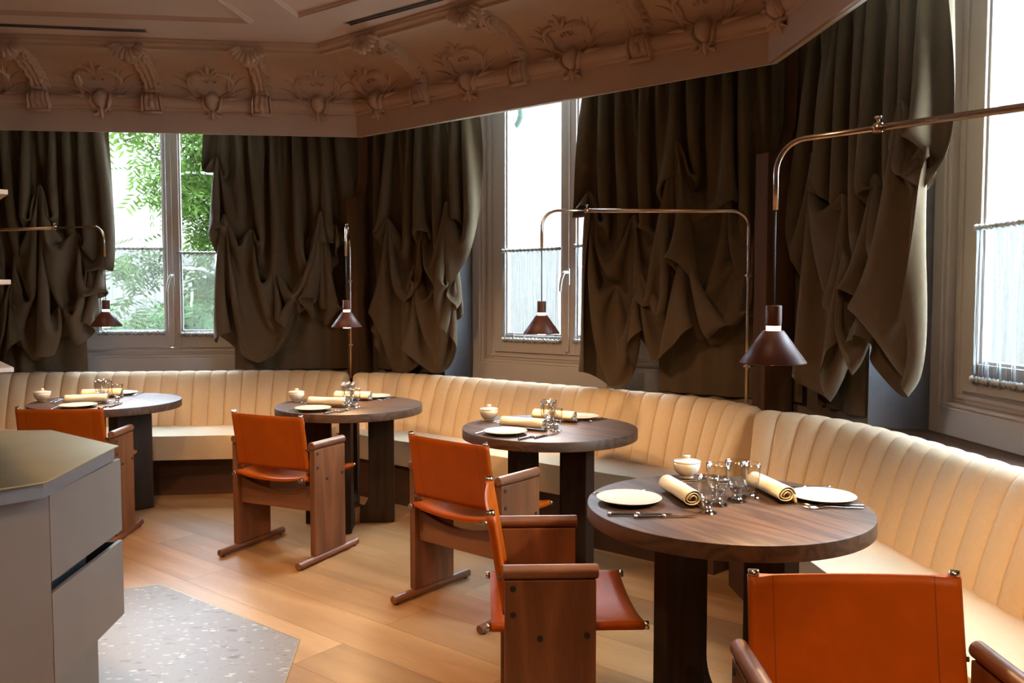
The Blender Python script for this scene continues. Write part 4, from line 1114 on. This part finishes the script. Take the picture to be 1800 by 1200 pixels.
# ------------------------------------------------------------------ outside
mb = MB(); mb.box((0, 16, -.75), (60, 50, .1)); struct(mb.obj('ground_outside', mat('pale gravel', (.42,.42,.36), .9, var=.2)))
leafm = mat('leaf green', (.10,.30,.035), .5, var=.35, vscale=2.5)
leafm.node_tree.nodes['Principled BSDF'].inputs['Transmission Weight'].default_value = 0
def leafmat(name, c):
    m = bpy.data.materials.new(name); m.use_nodes = True; nt = m.node_tree; N = nt.nodes; N.remove(N['Principled BSDF'])
    d = N.new('ShaderNodeBsdfDiffuse'); t = N.new('ShaderNodeBsdfTranslucent'); x = N.new('ShaderNodeMixShader'); x.inputs[0].default_value = .5
    tc = N.new('ShaderNodeTexCoord'); n = N.new('ShaderNodeTexNoise'); n.inputs['Scale'].default_value = 3; nt.links.new(tc.outputs['Object'], n.inputs[0])
    r = N.new('ShaderNodeValToRGB'); r.color_ramp.elements[0].color = (*[q*.5 for q in c], 1); r.color_ramp.elements[1].color = (*[min(1, q*1.5) for q in c], 1); r.color_ramp.elements[0].position = .35; r.color_ramp.elements[1].position = .65
    nt.links.new(n.outputs['Fac'], r.inputs[0])
    for q in (d, t): nt.links.new(r.outputs[0], q.inputs[0])
    nt.links.new(d.outputs[0], x.inputs[1]); nt.links.new(t.outputs[0], x.inputs[2]); nt.links.new(x.outputs[0], N['Material Output'].inputs[0]); return m
M['leaf'] = leafmat('tree leaf', (.027,.044,.009)); M['leaf2'] = leafmat('shrub leaf', (.039,.066,.026)); M['bark'] = mat('pale bark', (.42,.40,.36), .9, var=.2)
def tree(name, x, y, h, rx, rz_, cz, n, seed, label, leafm, lsize=.075, trunk=.10, group=None):
    rg = random.Random(seed); t = thing(name, (x, y, -.7), 0, label, 'tree' if name == 'tree' else 'shrub', group)
    br = MB(); lf = MB()
    br.tube([(0,0,0), (.05,.02,h*.3), (-.03,.05,h*.55), (.05,0,h*.8)], [trunk, trunk*.8, trunk*.55, trunk*.3], 10)
    for k in range(26 if name == 'tree' else 10):
        a = rg.uniform(0, 2*PI); z0 = h*rg.uniform(.25, .75); l = rx*rg.uniform(.5, 1.0); up = rg.uniform(-.15, .5)
        pts = [Vector((0,0,z0)) + Vector((math.cos(a), math.sin(a), up))*l*f + Vector((0,0,-.25*l*f*f)) + Vector((rg.uniform(-.05,.05), rg.uniform(-.05,.05), rg.uniform(-.04,.04)))*(f > 0) for f in lin(0, 1, 7)]
        br.tube(pts, [trunk*.28*(1-.85*f) for f in lin(0, 1, 7)], 6)
        nl = n//(26 if name == 'tree' else 10)
        for _ in range(nl):
            f = rg.uniform(.2, 1.05); i = min(5, int(f*6)); p = pts[i].lerp(pts[i+1], min(1, f*6-i)) + Vector((rg.gauss(0,.18), rg.gauss(0,.18), rg.gauss(0,.16)))*rx*.55
            # a compound leaf: pairs of leaflets drooping along a stalk
            d = Vector((rg.gauss(0,1), rg.gauss(0,1), rg.gauss(-.5,.5))).normalized(); sd = d.cross(Vector((rg.gauss(0,.4), rg.gauss(0,.4), 1))).normalized()
            for q in range(4):
                c = p + d*lsize*.75*q
                for m in (-1, 1):
                    tip = c + sd*m*lsize + d*lsize*.45 + Vector((0,0,-lsize*.25)); w_ = d*lsize*.2
                    mid = c.lerp(tip, .45)
                    lf.face([c, mid - w_, tip, mid + w_])
    br.obj('trunk', M['bark'], t); lf.obj('foliage', leafm, t, fix=False)
tree('tree', -4.3, 12.2, 6.3, 1.75, 0, 0, 2600, 3, 'light green tree filling the upper panes of the far window', M['leaf'], .12)
tree('tree', -1.9, 11.6, 5.9, 1.55, 0, 0, 2200, 8, 'light green tree behind the narrower pane of the far window', M['leaf'], .11)
tree('tree', 1.9, 14.0, 3.6, 1.2, 0, 0, 260, 5, 'thin pale tree far outside the middle window', M['leaf2'], .06)
for i, (x, y, h, lab) in enumerate(((-5.0, 9.3, 2.6, 'pale shrub behind the voile nearest the edge of the far window'), (-3.55, 9.1, 2.7, 'pale shrub behind the middle of the voile in the far window'), (-2.2, 9.0, 2.5, 'pale shrub behind the narrow voile of the far window'))):
    tree('shrub', x, y, h, .72, 0, 0, 900, 20+i, lab, M['leaf2'], .11, .03, 'pale shrubs outside the far window')
# small white pavilion in the garden
pv = thing('pavilion', (-4.05, 15.2, -.7), 0, 'small white garden pavilion with a pointed roof seen through the far window', 'pavilion')
wm = mat('white render', (.085,.068,.055), .8)
mb = MB(); mb.hexa([(-.62,-.6,2.95), (.62,-.6,2.95), (.62,.6,2.95), (-.62,.6,2.95)], [(-.03,-.03,3.9), (.03,-.03,3.9), (.03,.03,3.9), (-.03,.03,3.9)]); mb.obj('roof', wm, pv)
for x in (-.5, .5):
    for y in (-.5, .5):
        mb = MB(); mb.box((x, y, 1.4), (.14, .14, 2.9)); mb.obj('column', wm, pv)
mb = MB(); mb.box((0, 0, 2.88), (1.22, 1.18, .14)); mb.obj('eaves', M['metal_blue'], pv)
# house front across the street; beyond the garden a wall added as bright backdrop
hm = mat('darkened render', (.047,.0375,.031), .85, var=.05)  # pale render set dark so it does not blow out under the sky
def house(x, y, ang, length, top, label):
    fc = thing('outside_wall', (x, y, -.7), rad(ang), label, 'building')
    mb = MB(); mb.box((0, 0, top/2), (length, .3, top)); mb.obj('wall', hm, fc)
    mb = MB(); mb.box((0, 0, top+.06), (length+.2, .55, .12)); mb.obj('coping', hm, fc)
    for z in (5.5,):
        mb = MB(); mb.box((0, -.145, z), (length, .03, .012)); mb.obj('joint', M['metal_blue'], fc)
house(8.2, 12.2, -52, 17, 8.0, 'smooth house front across the street outside the middle and front windows')
house(-4.2, 21.0, 6, 18, 9.0, 'smooth wall added as the bright backdrop beyond the garden trees')
# curved green sign outside the middle window
sg = thing('green_sign', wp('B', .885, -.75, 2.85), math.atan2(WU['B'].y, WU['B'].x), 'curved green sign showing at the top of the middle window', 'sign')
mb = MB(); Rr = []
for a in lin(rad(-62), rad(62), 24):
    c_, s_ = math.cos(a), math.sin(a); Rr.append([((.085+q)*c_ - .085, y, (.115+q)*s_) for q, y in ((-.017, -.01), (.017, -.01), (.017, .01), (-.017, .01))])
V_ = mb.grid(Rr, cu=True, smooth=False); mb.b.faces.new(V_[0]); mb.b.faces.new(V_[-1][::-1]); mb.obj('arc', mat('sign green', (.0012,.020,.008), .5), sg)
mb = MB(); mb.tube([(.0, 0, .06), (-.35, 0, .09)], .008, 8); mb.tube([(-.35, 0, .09), (-.35, .45, .09)], .008, 8); mb.obj('bracket', M['shelf'], sg)

# ------------------------------------------------------------------ light
wd = bpy.data.worlds.new('sky'); S.world = wd; wd.use_nodes = True
nt = wd.node_tree; bg = nt.nodes['Background']; bg.inputs[0].default_value = (.67,.83,1.0,1); bg.inputs[1].default_value = SKY
def spot(loc, tgt, energy, size, col=(1,.66,.37), blend=.6, soft=.08, name='unseen_ceiling_spot'):
    l = bpy.data.lights.new(name, 'SPOT'); l.energy = energy; l.color = col; l.spot_size = rad(size); l.spot_blend = blend; l.shadow_soft_size = soft
    o = bpy.data.objects.new(name, l); COL.objects.link(o); o.location = loc; o.rotation_euler = (Vector(tgt)-Vector(loc)).to_track_quat('-Z','Y').to_euler(); return o
for a in SPOTS: spot(*a)

# ------------------------------------------------------------------ camera
cam = bpy.data.cameras.new('camera'); co = bpy.data.objects.new('camera', cam); COL.objects.link(co)
co.location = (0, 0, 1.416); co.rotation_euler = (PI/2 - rad(3.158), 0, 0); cam.sensor_width = 36; cam.lens = 36*1458.5/1800; cam.clip_start = .05
S.camera = co
S.view_settings.view_transform = 'Standard'; S.view_settings.look = 'None'; S.view_settings.gamma = 1; S.view_settings.use_curve_mapping = False
S.view_settings.exposure = EXPO
S.cycles.max_bounces = 9; S.cycles.diffuse_bounces = 4; S.cycles.adaptive_threshold = .02; S.cycles.transparent_max_bounces = 16; S.cycles.transmission_bounces = 10
S.cycles.sample_clamp_indirect = 4; S.cycles.caustics_reflective = False; S.cycles.caustics_refractive = False
S.cycles.use_denoising = True
